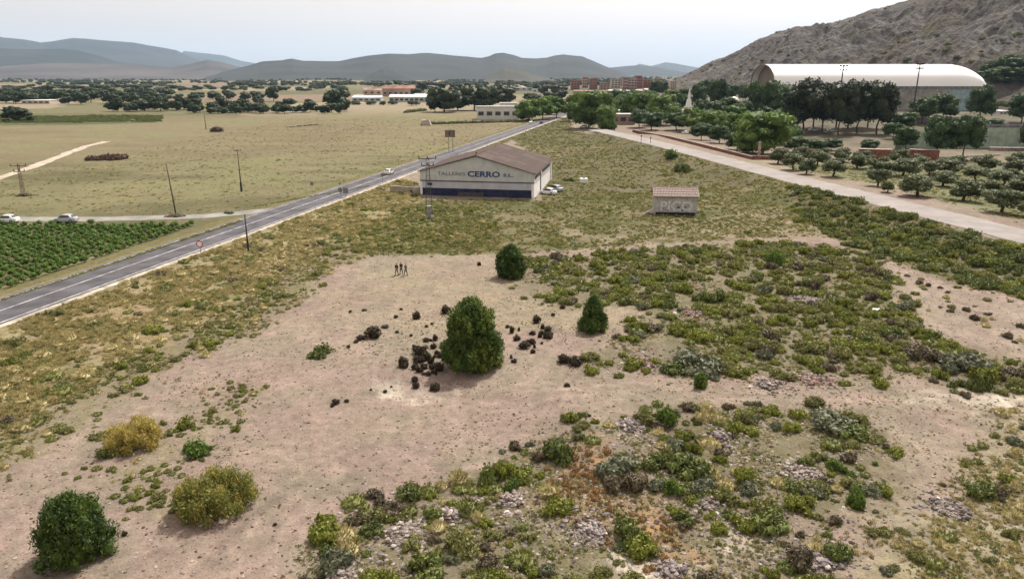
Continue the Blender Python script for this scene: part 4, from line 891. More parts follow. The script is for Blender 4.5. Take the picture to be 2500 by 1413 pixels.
add('low_left', 3.2, [('S:olive', 3), ('S:green', 1), ('T:olive', 3), ('T:dry', 1)], 0.16, 0.5, mask=patch(5, 64, -0.3), mind=0.4)
add('green_left', 0.75, [('S:green', 4), ('S:olive', 4), ('T:olive', 5), ('T:dry', 2)], 0.4, 0.95, (0.5, 0.8), mask=patch(8, 65, -0.3), mind=0.8)
add('dry', 0.40, [('S:olive', 1.3), ('S:green', .5), ('S:brown', .5), ('T:dry', 12), ('T:olive', 2.5), ('S:dark', .5)], 0.4, 1.2, (0.45, 0.7), mind=0.8)
add('mid', 0.22, [('S:green', 2), ('S:olive', 2), ('T:olive', 5), ('T:dry', 1)], 0.3, 0.75, (0.4, 0.7), mask=patch(12, 66, -0.25), mind=0.9)
add('right_bare', 0.25, [('S:brown', 2), ('S:olive', 2), ('T:dry', 2)], 0.3, 0.7, mask=patch(6, 67, 0.0), mind=0.8)
add('back', 0.10, [('S:green', 1.5), ('S:olive', 2), ('T:olive', 4)], 0.4, 0.9, (0.4, 0.7), mask=patch(14, 68, -0.1), mind=1.2)
for k in ('orange1', 'orange2'): add(k, 5.0, [('T:orange', 6), ('T:dry', 1)], 0.2, 0.42, (0.7, 1.1), mind=0.35)
plants.sort(key=lambda q: -q[4] / math.hypot(q[2], q[3]))
for code, cat, name, PR, WORD, grp in (('S', 'shrub', 'shrub', SH, SHW, 'low shrubs of the waste ground'), ('T', 'grass tussock', 'grass_tussock', TU, TUW, 'grass tussocks of the waste ground')):
    P = [q for q in plants if q[0] == code]; zs = H(np.array([q[2] for q in P]), np.array([q[3] for q in P])); items = []; rest = []
    keys = list(PR); protos = [m for k in keys for m in PR[k]]; nbig = 255 if code == 'S' else 230
    for i, (_, k, x, y, r, h) in enumerate(P):
        s = rng.integers(2); rz = rng.uniform(0, 6.28); z = zs[i] - 0.05; vis = abs(x) < 0.70 * (y * cp + 8)
        if len(items) < nbig and vis:
            o = link(bpy.data.objects.new(name, PR[k][s])); o.location = (x, y, z); o.rotation_euler = (0, 0, rz); o.scale = (r, r * rng.uniform(.85, 1.2), h / 0.75)
            tag(o, None, cat, grp); items.append((o, ('large ' if r > (0.9 if y > 60 else .55) else 'small ' if r < .4 else '') + WORD[k], x, y))
        else: rest.append((x, y, z, rz, r, h / 0.75, keys.index(k) * 2 + s))
    name_apart(items)
    scatter('scrub' if code == 'S' else 'tussock_grass', rest, protos, 'smaller scattered scrub over the waste ground' if code == 'S' else 'smaller grass tufts over the waste ground')
# loose pebbles on the bare ground, fine dry grass
bare = np.array([[-75, 30], [75, 30], [75, 112], [-60, 112]]); W_['bare'] = bare
def cover(name, poly, n, protos, slo, shi, label, mask=None, hz=(0.8, 1.2), thin=-0.12):
    P = W_[poly]; lo = np.maximum(P.min(0), [-140, 27]); hi = np.minimum(P.max(0), [140, 470]); pts = []
    while len(pts) < n:
        x = rng.uniform(lo[0], hi[0], 6000); y = rng.uniform(lo[1], hi[1], 6000)
        wx = x + fbm(x, y, 6, 4, 31) * 3.0 + rng.normal(size=6000) * 1.1; wy = y + fbm(x, y, 6, 4, 41) * 3.0 + rng.normal(size=6000) * 1.1
        m = (fbm(x, y, 3.5, 3, 77) + rng.normal(size=6000) * .12 > thin) & inside(wx, wy, P) & (np.abs(x) < 0.75 * y + 6) & (np.abs(road_dist(x, y)) > 5.6) & (pldist(x, y, GP)[0] > 5.5)
        m &= (rng.random(6000) < np.clip(45 / y, 0, 1))
        if mask is not None: m &= mask(x, y)
        x, y = x[m], y[m]; z = H(x, y) - .01
        for a, b, c in zip(x, y, z): s = slo + (shi - slo) * rng.random() ** 2; pts.append((a, b, c, rng.uniform(0, 6.28), s, s * rng.uniform(*hz), rng.integers(len(protos))))
    scatter(name, pts[:n], protos, label)
cover('pebbles', 'bare', 26000, ST['pebble'] + ST['stone'] + ST['stone_red'], 0.03, 0.13, 'small dark and reddish stones strewn over the bare earth', thin=-2)
bladed = tussock_mesh('tuft', M['dry'], 351, 26, .07, .9, False); bladeg = tussock_mesh('tuft', M['tuss_green'], 352, 26, .08, .7, False); bladeo = tussock_mesh('tuft', M['orange_grass'], 353, 26, .06, .8, False)
W_['leftfield'] = np.array([[-140, 142], [-52, 146], [30, 470], [-140, 470]]); W_['rightpark'] = wpoly([(1560, 345), (1900, 440), (2600, 640), (2600, 350), (1900, 300)])
cover('field_grass', 'leftfield', 6000, [bladed, bladeg, bladed, bladeg], 0.25, 0.8, 'weedy tufts speckling the dry field left of the road', hz=(.4, .6))
cover('grove_grass', 'olives', 5000, [bladed, bladeg, bladeg], 0.25, 0.7, 'green weeds between the olive trees', hz=(.4, .7))
cover('dry_grass', 'dry', 13000, [bladed, bladed, bladed, bladeg], 0.2, 0.6, 'thick dry golden grass on the slope below the road')
cover('low_grass', 'green_left', 4500, [bladed, bladeg, bladeg], 0.15, 0.4, 'low green grass along the edge of the slope')
cover('low_grass', 'back', 7000, [bladed, bladeg, bladeg], 0.25, 0.7, 'rough grass between the warehouse and the gravel road')
cover('low_grass', 'mid', 13000, [bladed, bladeg, bladeg], 0.2, 0.5, 'low green and yellow grass around the pylon and the hut')
cover('rubble_stones', 'fore', 8000, ST['stone'] + ST['pebble'] + ST['stone_grey'], 0.03, 0.16, 'broken stones strewn between the foreground shrubs', thin=-.3)
cover('low_grass', 'fore', 6500, [bladed, bladeg, bladeg, bladeg], 0.08, 0.28, 'thin grass between the foreground shrubs')
cover('low_grass', 'scrub', 7500, [bladed, bladeg, bladeg, bladeg], 0.15, 0.38, 'grass between the shrubs of the far scrub')
cover('pale_grass', 'fore_right', 4500, [bladed, bladed, bladeg], 0.1, 0.32, 'pale dry grass in the bottom right corner')
cover('bank_grass', 'bank', 3000, [bladed, bladeg, bladeg], 0.2, 0.6, 'rough grass on the bank below the gravel road')
cover('sparse_grass', 'bare', 5000, [bladed, bladeg], 0.06, 0.2, 'sparse grass wisps on the bare earth', mask=lambda x, y: fbm(x, y, 10, 3, 71) > 0.12)

# ------------------------------------------------------------------ vineyard
vm = [crown('vine', [(g_.uniform(-.35, .35), g_.uniform(-.3, .3), g_.uniform(.45, .8), .34, .34, .3) for _ in range(5)], 190, 0.085, 1.2, M['vine'], 500 + s, core=.75, up=.4) for s in range(3)]
VD = np.array([0.155, 0.988]); VN = np.array([-0.988, 0.155]); V0 = np.array([-66.3, 87.5]); vin = []; rows = {}
for r_ in range(0, 16):
    for c_ in range(-8, 45):
        q = V0 + VN * (r_ * 2.3) + VD * (c_ * 1.35)
        if q[1] > 133.2 or q[1] < 80: continue
        a = (q[0]) / (q[1] * cp + 8) * FPX
        if a < -1340: continue
        vin.append((r_, q[0], q[1]))
nv = 0; ORDW = 'first second third fourth fifth sixth seventh eighth ninth tenth eleventh twelfth thirteenth fourteenth fifteenth sixteenth'.split()
vin.sort(key=lambda q: q[2]); restv = []; rowc = {}
for r_, x, y in vin:
    x += rng.uniform(-.15, .15); y += rng.uniform(-.2, .2); z = Hsc(x, y) - .05; s = rng.uniform(.85, 1.2)
    if nv < 290:
        k = rowc.get(r_, 0); rowc[r_] = k + 1; o = link(bpy.data.objects.new('grapevine', vm[rng.integers(3)])); o.location = (x, y, z); o.scale = (s, s, s * 1.05); o.rotation_euler = (0, 0, rng.uniform(0, 6.28))
        nth = (ORDW[k] if k < 16 else str(k + 1) + 'th')
        tag(o, f'green grapevine in the {ORDW[r_]} row from the road, {nth} plant from the near end', 'grapevine', 'grapevines of the vineyard'); nv += 1
    else: restv.append((x, y, z, rng.uniform(0, 6.28), s, s, rng.integers(3)))
if restv: scatter('vineyard_rows', restv, vm, 'farther grapevines of the vineyard')

# ------------------------------------------------------------------ warehouse
def text(body, size, m, parent, loc, rot=(R(90), 0, 0), name='lettering', width=None, bold=0.0, ext=0.03):
    c = bpy.data.curves.new(name, 'FONT'); c.body = body; c.size = size; c.extrude = ext; c.offset = bold; c.materials.append(m); c.resolution_u = 3
    o = link(bpy.data.objects.new(name, c), parent); o.location = loc; o.rotation_euler = rot
    bpy.context.view_layer.update(); me = bpy.data.meshes.new_from_object(o); bpy.data.objects.remove(o)
    xs = [v.co.x for v in me.vertices]; f = width / (max(xs) - min(xs)) if width else 1
    for v in me.vertices: v.co.x *= f
    o = link(bpy.data.objects.new(name, me), parent); o.location = loc; o.rotation_euler = rot
    return o
def warehouse():
    fl = at(1027, 476, 0.0); fr = at(1303, 484, 0.0); d = fr - fl; Wd = d.length; ang = math.atan2(d.y, d.x); D = 30.0; E_, Pk = 5.5, 9.15
    e = empty('warehouse', (fl.x, fl.y, 0.0), ang); tag(e, 'grey gabled workshop warehouse with brown sheet roof and blue base', 'warehouse')
    LM_w = e
    xm = Wd / 2; t = 0.3
    def gable(y0, y1): return MB().prism([(0, 3.52), (Wd, 3.52), (Wd, E_), (xm, Pk), (0, E_)], y0, y1, axis=1)
    gable(0, t).build('front_wall', M['wall_grey'], e); gable(D - t, D).build('rear_wall', M['wall_grey'], e)
    MB().box(0, Wd, D - t, D, -0.5, 3.52).build('rear_wall', M['wall_lilac'], e)
    MB().box(0, Wd, 0, t, 1.75, 3.3).build('front_wall', M['wall_lilac'], e, label='paler lower front wall')
    MB().box(0, Wd, 0.0, t, -0.5, 1.75).build('dado', M['dado'], e, label='dark blue painted base of the front wall')
    MB().box(-0.05, Wd + .05, -0.12, t, 3.3, 3.52).build('ledge', M['dark_strip'], e)
    MB().box(-0.06, 0.5, -0.06, .35, -.5, 3.3).build('pilaster', M['wall_white'], e); MB().box(Wd - .5, Wd + .06, -0.06, .35, -.5, 3.3).build('pilaster', M['wall_white'], e)
    MB().box(0, t, t, D - t, -0.5, E_).build('side_wall', M['wall_grey'], e)
    # right wall with openings: band of high windows, tall dark door
    X0, X1 = Wd - t, Wd
    doors = [(10.2, 12.2, 0, 4.6)]; wins = [(1.2 + i * 2.1, 2.7 + i * 2.1, 4.0, 4.75) for i in range(13) if not (9.6 < 1.2 + i * 2.1 < 12.4)]
    MB().box(X0, X1, t, D - t, 4.75, E_).build('side_wall', M['wall_white'], e)
    mb = MB(); mb.box(X0, X1, t, doors[0][0], -.5, 4.0); mb.box(X0, X1, doors[0][1], D - t, -.5, 4.0)
    ys = [t] + [v for w_ in wins for v in (w_[0], w_[1])] + [D - t]
    for a, b in zip(ys[::2], ys[1::2]):
        if a < 10.2 < b: mb.box(X0, X1, a, 10.2, 4.0, 4.75); mb.box(X0, X1, 12.2, b, 4.0, 4.75)
        elif b > a: mb.box(X0, X1, a, b, 4.0, 4.75)
    mb.build('side_wall', M['wall_white'], e)
    MB().box(X1 - .12, X1 - .04, 10.2, 12.2, -.5, 4.75).build('door', M['black'], e, label='tall dark side door')
    for a, b, c, f in wins:
        fr_ = MB().box(X0 + .08, X1 + .04, a, a + .08, c, f).box(X0 + .08, X1 + .04, b - .08, b, c, f).box(X0 + .08, X1 + .04, a + .08, b - .08, c, c + .07).box(X0 + .08, X1 + .04, a + .08, b - .08, f - .07, f).build('window', M['metal_dark'], e)
        MB().box(X1 - .10, X1 - .06, a + .08, b - .08, c + .07, f - .07).build('pane', M['glass'], fr_)
    MB().box(X1, X1 + .25, D - 1.0, D + .1, -.5, E_).build('pilaster', M['wall_white'], e)
    # roof: corrugated sheets on both slopes
    sh = {}
    slope_len = math.hypot(xm + .5, (Pk - E_) * (xm + .5) / xm); nr, nc = 4, 12; L_ = slope_len / nr; Cw = (D + 1.0) / nc
    for mk in ('roof_sheet', 'roof_sheet_old'):
        mb = MB(); n = 12; vs = []
        for i in range(n + 1):
            yy = Cw * i / n; zz = 0.045 * (i % 2); vs += [(0, yy, zz), (L_ + .12, yy, zz)]
        mb.add(vs, [(2 * i, 2 * i + 1, 2 * i + 3, 2 * i + 2) for i in range(n)]); me = mb.mesh('roof_sheet', M[mk]); sh[mk] = me
    al = math.atan2(Pk - E_, xm); roof = MB()
    for sgn in (1, -1):
        rf = MB()
        if sgn == 1: rf.prism([(xm, Pk + .05), (Wd + .45, E_ - .45 * math.tan(al) + .05), (Wd + .45, E_ - .45 * math.tan(al) + .12), (xm, Pk + .12)], -.4, D + .4, axis=1)
        else: rf.prism([(xm, Pk + .05), (-.45, E_ - .45 * math.tan(al) + .05), (-.45, E_ - .45 * math.tan(al) + .12), (xm, Pk + .12)], -.4, D + .4, axis=1)
        ro = rf.build('roof', M['roof_sheet'], e)
        for i in range(nr):
            for j in range(nc):
                o = link(bpy.data.objects.new('roof_sheet', sh['roof_sheet_old' if rng.random() < .28 else 'roof_sheet']), ro)
                dist = i * L_; lift = 0.16 + 0.02 * (nr - i)
                o.location = (xm + sgn * dist * math.cos(al), -.5 + j * Cw, Pk - dist * math.sin(al) + lift); o.rotation_euler = (0, al, 0) if sgn == 1 else (0, math.pi - al, 0)
                if sgn == -1: o.rotation_euler = (0, math.pi - al, 0); o.scale = (1, 1, -1)
    MB().cyl((xm, -.5, Pk + .25), (xm, D + .5, Pk + .25), .16, n=8).build('ridge_cap', M['roof_sheet'], e)
    MB().cyl((Wd + .5, -.4, E_ - .15), (Wd + .5, D + .4, E_ - .15), .1, n=6).build('gutter', M['metal'], e)
    MB().cyl((xm, .4, Pk), (xm, .4, Pk + .9), .14, n=8).build('flue', M['metal_dark'], e)
    k = Wd / 276.0
    text('TALLERES', 1.15, M['letter_dark'], e, (43 * k, -.03, 4.72), width=68 * k)
    text('CERRO', 1.75, M['letter_blue'], e, (117 * k, -.03, 4.55), width=78 * k, bold=.05)
    text('S.L.', .95, M['letter_blue'], e, (203 * k, -.03, 4.72), width=24 * k, bold=.02)
    MB().box(1.7, 2.9, -.06, -.01, 2.35, 2.9).build('sign_plate', M['dado'], e)
    MB().box(9, 15, -0.5, -0.02, -.2, .9).build('bench', M['metal_dark'], e, label='low dark stack against the front wall')
    return e, ang, Wd
WH, WANG, WW = warehouse()
# yard wall left of the warehouse
a = at(952, 470); b = at(1026, 474); e = empty('yard_wall', a, math.atan2((b - a).y, (b - a).x)); tag(e, 'low tan yard wall running left from the warehouse', 'wall')
MB().box(0, (b - a).length - .2, 0, .25, -.6, 1.5).build('wall_body', mat('tan_wall', (.36, .30, .22), .9, .15, 1, dirt=.3), e); MB().box(-.05, (b - a).length - .2, -.05, .3, 1.5, 1.62).build('coping', M['concrete'], e)
p = at(1425, 447); e = empty('water_tank', p, .1); tag(e, 'white boxy tank beside a dark bush behind the boundary', 'tank')
MB().box(-1, 1, -.7, .7, 0, 1.25).build('tank_body', M['sign_white'], e, bevel=.12); MB().cyl((0, 0, 1.25), (0, 0, 1.4), .3).build('cap', M['metal'], e)

# ------------------------------------------------------------------ graffitied hut
def hut():
    p = at(1597, 525); q = at(1700, 527); d = q - p; Wd = 8.3; e = empty('hut', (p.x, p.y, p.z), math.atan2(d.y, d.x)); tag(e, 'small hut with pink tiled roof and white graffiti on its wall', 'hut')
    Dp, E_, Rz = 5.2, 3.7, 5.15
    MB().box(0, Wd, 0, .3, 0.62, E_).build('front_wall', M['hut_wall'], e); MB().box(0, Wd, Dp - .3, Dp, -.5, E_).build('rear_wall', M['hut_wall'], e)
    for x0 in (0, Wd - .3): MB().prism([(.3, -.5), (Dp - .3, -.5), (Dp - .3, E_), (Dp / 2, Rz - .1), (.3, E_)], x0, x0 + .3, axis=0).build('gable_wall', M['hut_wall'], e)
    MB().box(.3, Wd - .3, .15, .3, -.5, .6).build('plinth', M['black'], e, label='recessed base of the hut wall, coloured black as shadow')  # near-black colour stands in for the shadow beneath the wall
    for s in (0, 1):
        y0, y1 = (-.35, Dp / 2) if s == 0 else (Dp + .35, Dp / 2); dz = (Rz - E_) / (Dp / 2 + .35) * .35
        rf = MB().hexa([(-.35, y0, E_ - .05), (Wd + .35, y0, E_ - .05), (Wd + .35, y1, Rz), (-.35, y1, Rz)], [(-.35, y0, E_ + .03), (Wd + .35, y0, E_ + .03), (Wd + .35, y1, Rz + .08), (-.35, y1, Rz + .08)]).build('roof', M['tile'], e)
        for c in range(30):
            x = -.3 + c * .3
            for r_ in range(4):
                f0, f1 = r_ / 4, (r_ + 1.08) / 4; P0 = Vector((x, y0 + (y1 - y0) * f0, E_ + .07 + (Rz - E_) * f0)); P1 = Vector((x, y0 + (y1 - y0) * f1, E_ + .04 + (Rz - E_) * f1))
                if c == 0 and s == 0 and r_ == 0: tm = MB().cyl((0, 0, 0), P1 - P0, .13, .10, 6).mesh('tile', M['tile'])
                if s == 1 and c == 0 and r_ == 0: tm = MB().cyl((0, 0, 0), P1 - P0, .13, .10, 6).mesh('tile', M['tile'])
                o = link(bpy.data.objects.new('tile', tm), rf); o.location = P0 + Vector((0, 0, rng.uniform(-.015, .02)))
    MB().cyl((-.35, Dp / 2, Rz + .08), (Wd + .35, Dp / 2, Rz + .08), .16, n=8).build('ridge_tiles', M['tile'], e)
    text('PICO', 2.6, M['graffiti'], e, (1.0, -.012, 1.0), width=6.3, name='graffiti', bold=.05, ext=.008)
    mb = MB()
    for x, z, r_ in ((4.7, 1.6, .28), (5.5, 1.0, .2), (6.0, 1.7, .22), (2.7, 1.0, .16)): mb.box(x - r_, x + r_, -.03, -.024, z - r_ * .8, z + r_ * .8)
    mb.build('spray_mark', M['graffiti_dark'], e)
    MB().box(5.2, 5.22, -.01, .0, 1, 1.02)
hut()
p = at(1585, 520); e = MB().add([(-1.1, -.5, 0), (.7, -.6, 0), (.9, .5, 0), (-.8, .6, 0), (-.7, -.2, .35), (.9, -.4, .9), (1.0, .4, .9), (-.4, .4, .4)], [(0,3,2,1),(4,5,6,7),(0,1,5,4),(1,2,6,5),(2,3,7,6),(3,0,4,7)]).build('slab', M['stone_white']); e.location = p; tag(e, 'tilted pale slab against the left corner of the hut', 'slab')
p = at(1704, 520); o = MB().box(-.25, .25, -.2, .2, 0, .7).build('block', M['stone_white'], bevel=.05); o.location = p; tag(o, 'small white block at the right corner of the hut', 'block')
p = at(2138, 766); o = MB().add([(-.5, 0, .5), (.1, -.15, .5), (.45, .1, .62), (-.2, .3, .58)], [(0, 1, 2, 3)]).build('paper_scrap', M['sign_white']); o.location = p; tag(o, 'white paper scrap caught on green scrub', 'litter')
md = o.modifiers.new('thick', 'SOLIDIFY'); md.thickness = .02

# ------------------------------------------------------------------ pylons, poles, signs
def pylon(px, py, h, label, base=0.9, top=0.28, cross=True, m='metal_dark', plinth=True):
    p = at(px, py); e = empty('pylon', p, R(12)); tag(e, label, 'pylon', 'electricity pylons')
    leg = lambda sx, sy, z: Vector((sx * (base + (top - base) * z / h), sy * (base + (top - base) * z / h), z))
    for sx in (-1, 1):
        for sy in (-1, 1): MB().bar(leg(sx, sy, 0), leg(sx, sy, h), .055).build('leg', M[m], e)
    n = 10; mb = MB()
    for i in range(n):
        z0, z1 = h * i / n, h * (i + 1) / n
        for a, b in (((-1, -1), (1, -1)), ((1, -1), (1, 1)), ((1, 1), (-1, 1)), ((-1, 1), (-1, -1))): mb.bar(leg(*a, z0), leg(*b, z1), .03); mb.bar(leg(*a, z1), leg(*b, z1), .03)
    mb.build('bracing', M[m], e)
    if cross:
        for z, L_ in ((h - .2, 1.7), (h - 1.5, 1.2)):
            ar = MB().box(-L_, L_, -.07, .07, z - .08, z + .08).build('crossarm', M[m], e)
            for x in (-L_ + .1, 0, L_ - .1): MB().cyl((x, 0, z + .08), (x, 0, z + .55), .07, .1, 8).cyl((x, 0, z + .2), (x, 0, z + .26), .15, .15, 8).build('insulator', M['insul'], ar)
    if plinth:
        for sx in (-1, 1):
            for sy in (-1, 1): MB().box(sx * base - .28, sx * base + .28, sy * base - .28, sy * base + .28, -.4, .35).build('footing', M['concrete'], e)
    return e
pl = pylon(1048, 531, 11.6, 'lattice steel pylon with double crossarms standing before the warehouse', .62, .24)
MB().box(-.45, .45, -.45, .45, -.3, 2.3).build('guard', M['concrete'], pl, label='concrete block round the foot')
def pole(px, py, hpx, label, r=.13, cross=True, m='wood_pole', grp=None, footing=False):
    p = at(px, py); h = hpx / ppm(p) / .96; e = empty('utility_pole', p, R(rng.uniform(-25, 25))); tag(e, label, 'utility pole', grp or 'utility poles')
    MB().cyl((0, 0, -.3), (0, 0, h), r, r * .6, 8).build('shaft', M[m], e, smooth=True)
    if cross:
        ar = MB().box(-.9, .9, -.06, .06, h - .35, h - .22).build('crossarm', M['metal_dark'], e)
        for x in (-.8, 0, .8): MB().cyl((x, 0, h - .22), (x, 0, h + .1), .05, .07, 6).build('insulator', M['insul'], ar)
    if footing: MB().box(-.2, .2, -.2, .2, -.3, 2.2).build('guard', M['pole_dark'], e)
    return e
pole(590, 468, 98, 'grey pole with crossarm and dark foot in the dry field', .17, True, footing=True)
pole(430, 526, 122, 'plain leaning pole on a stony mound by the side road', .16, False).rotation_euler = (0, R(-3.5), 0)
pylon(57, 472, 6.6, 'slim lattice mast standing in the left of the dry field', .35, .16, plinth=False, m='wood_pole')
pole(607, 616, 90, 'dark thin pole beside the asphalt road verge', .14, False, 'pole_dark')
pole(503, 316, 40, 'faint distant pole in the dry field', .22, True)
p = at(1098, 372); h = 40 / ppm(p); k = 1 / ppm(p); e = empty('billboard', p, R(8)); tag(e, 'brown backed billboard on a post beside the far road', 'billboard')
MB().box(-12 * k + .2, 14 * k, -.06, .06, h - 4 * k, h + 13 * k).build('panel', M['sign_brown'], e); MB().cyl((-2 * k, .12, -.3), (-2 * k, .12, h + 10 * k), .1).build('post', M['metal'], e); MB().cyl((8 * k, .12, -.3), (8 * k, .12, h + 10 * k), .1).build('post', M['metal'], e)
MB().box(-.2, .2, -.09, -.06, h, h + 10 * k).build('batten', M['metal_dark'], e)
def road_sign(px, py, hpx, rpx, label, face='ring', m='metal'):
    p = at(px, py); k = 1 / ppm(p); h = hpx * k; e = empty('road_sign', p, R(-12)); tag(e, label, 'road sign', 'road signs')
    MB().cyl((0, 0, -.2), (0, 0, h), .045).build('post', M[m], e); r = rpx * k; zc = h - r
    if face == 'ring':
        MB().cyl((0, -.08, zc), (0, -.05, zc), r, n=20).build('plate', M['sign_red'], e); MB().cyl((0, -.10, zc), (0, -.081, zc), r * .72, n=20).build('face', M['sign_white'], e)
    elif face == 'back': MB().cyl((0, -.08, zc), (0, -.05, zc), r, n=20).build('plate', M['metal'], e)
    else: MB().box(-r, r, -.08, -.05, zc - r, zc + r).build('plate', M['metal'], e)
road_sign(491, 622, 36, 9, 'round white speed sign with red rim beside the asphalt road')
road_sign(935, 452, 30, 5, 'small grey sign post by the car on the far road', 'back')
road_sign(762, 456, 12, 4, 'short dark marker post at the left edge of the field', 'square', 'pole_dark')
road_sign(845, 482, 24, 7, 'dark square-backed sign on the road edge', 'square', 'metal_dark')
road_sign(832, 480, 22, 6, 'lilac-grey round-backed sign beside the square one', 'back')
road_sign(760 + 70, 452, 6, 2, 'tiny marker stake on the left verge', 'square', 'pole_dark')

# ------------------------------------------------------------------ vehicles
def car_meshes(paint):
    S = [(-2.1, .32, .62, .70, .72, .60), (-2.0, .22, .85, .95, .80, .66), (-1.55, .2, .92, 1.0, .84, .70), (-1.15, .2, .93, 1.38, .86, .60), (-.6, .2, .93, 1.46, .87, .60), (.25, .2, .92, 1.44, .87, .60), (.75, .2, .90, 1.15, .87, .64), (1.15, .2, .86, .90, .86, .76), (1.8, .22, .74, .78, .80, .66), (2.1, .34, .58, .62, .66, .55)]
    def sec(s): x, zb, zw, zt, hw, ht = s; return [(x, -hw, zb), (x, -hw * 1.02, (zb + zw) / 2), (x, -hw * .97, zw), (x, -ht, zt), (x, ht, zt), (x, hw * .97, zw), (x, hw * 1.02, (zb + zw) / 2), (x, hw, zb)]
    mb = MB(); vs = []
    for s in S: vs += sec(s)
    fs = []
    for i in range(len(S) - 1):
        for j in range(8): fs.append((i * 8 + j, i * 8 + (j + 1) % 8, (i + 1) * 8 + (j + 1) % 8, (i + 1) * 8 + j))
    fs += [tuple(range(7, -1, -1)), tuple(range((len(S) - 1) * 8, len(S) * 8))]
    mb.add(vs, fs); return mb, S
def car(px, py, heading, paint, label, scale=1.0, grp='cars', name='car', loc=None):
    p = loc or at(px, py); e = empty(name, (p.x, p.y, p.z if loc is None else p.z), heading); e.scale = (scale,) * 3; tag(e, label, 'car', grp)
    mb, S = car_meshes(paint); mb.build('body', M[paint], e, bevel=.04)
    for sy in (-1, 1):
        w_ = MB().add([(-1.1, sy * .865, .97), (.95, sy * .865, .95), (.3, sy * .64, 1.38), (-.95, sy * .64, 1.36)], [(0, 1, 2, 3)])
        o = w_.build('side_window', M['glass'], e); o.modifiers.new('t', 'SOLIDIFY').thickness = .03
    o = MB().add([(1.18, -.72, .93), (1.18, .72, .93), (.36, .56, 1.43), (.36, -.56, 1.43)], [(0, 1, 2, 3)]).build('windscreen', M['glass'], e); o.modifiers.new('t', 'SOLIDIFY').thickness = .03
    o = MB().add([(-1.62, -.66, 1.0), (-1.62, .66, 1.0), (-1.2, .56, 1.38), (-1.2, -.56, 1.38)], [(0, 1, 2, 3)]).build('rear_window', M['glass'], e); o.modifiers.new('t', 'SOLIDIFY').thickness = .03
    for x in (-1.3, 1.32):
        for sy in (-1, 1):
            wv = MB().cyl((x, sy * .9, .31), (x, sy * .68, .31), .32, n=16).build('wheel', M['tyre'], e); MB().cyl((x, sy * .915, .31), (x, sy * .88, .31), .2, n=12).build('rim', M['rim'], wv)
    for sy in (-1, 1): MB().box(2.0, 2.08, sy * .5 - .14, sy * .5 + .14, .58, .72).build('headlight', M['lamp'], e); MB().box(-2.09, -2.0, sy * .58 - .1, sy * .58 + .1, .66, .84).build('taillight', M['sign_red'], e)
    return e
ZS = 0.49
def onroad(px, py, z=ZS): return at(px, py, z)
car(0, 0, math.pi * 1.0, 'car_white', 'white hatchback cut by the left edge on the side road', loc=onroad(18, 543), grp='cars on the side road')
car(0, 0, math.pi * 1.0, 'car_silver', 'silver-white estate car on the side road above the vineyard', loc=onroad(162, 542), grp='cars on the side road')
ra = math.atan2(RD[1], RD[0])
car(0, 0, ra, 'car_cream', 'pale cream car driving away on the asphalt road', loc=onroad(950, 425, .52), grp='cars on the asphalt road')
car(0, 0, ra + math.pi, 'car_white', 'white car far up the asphalt road', loc=onroad(1296, 301, .52), grp='cars on the asphalt road')
car(0, 0, ra, 'car_dark', 'dark car far up the asphalt road', loc=onroad(1322, 302, .52), grp='cars on the asphalt road')
car(1338, 474, 2.6, 'car_white', 'white car parked at the right corner of the warehouse', grp='parked cars')
car(1356, 466, 2.3, 'car_silver', 'grey car parked behind the white one by the warehouse', grp='parked cars')
car(1022, 471, .3, 'car_dark', 'dark car parked at the left corner of the warehouse', grp='parked cars')
for i, (x, y, hd, pt, lb) in enumerate([(1640, 306, 1.2, 'car_white', 'white car nearest the path in the tree-lined car park'), (1652, 300, 1.2, 'car_silver', 'silver car beside the white one in the tree-lined car park'), (1664, 294, 1.2, 'car_white', 'second white car in the tree-lined car park'),
        (1672, 327, 2.0, 'car_white', 'white van-like car under the trees by the brick wall'), (1425, 312, 2.8, 'car_white', 'white car below the first green street trees'), (1462, 322, 2.9, 'car_white', 'white car at the end of the gravel road'),
        (1412, 300, 2.4, 'car_dark', 'dark car among the white cars near the road end'), (1490, 324, 2.9, 'car_silver', 'silver car right of the white cars near the road end'),
        (1940, 316, .2, 'car_white', 'white car seen under the dark pines, leftmost'), (1985, 320, .2, 'car_white', 'white car seen under the dark pines, middle'), (2030, 322, .1, 'car_silver', 'silver car seen under the dark pines, rightmost')]):
    car(x, y, hd, pt, lb, grp='parked cars by the trees')

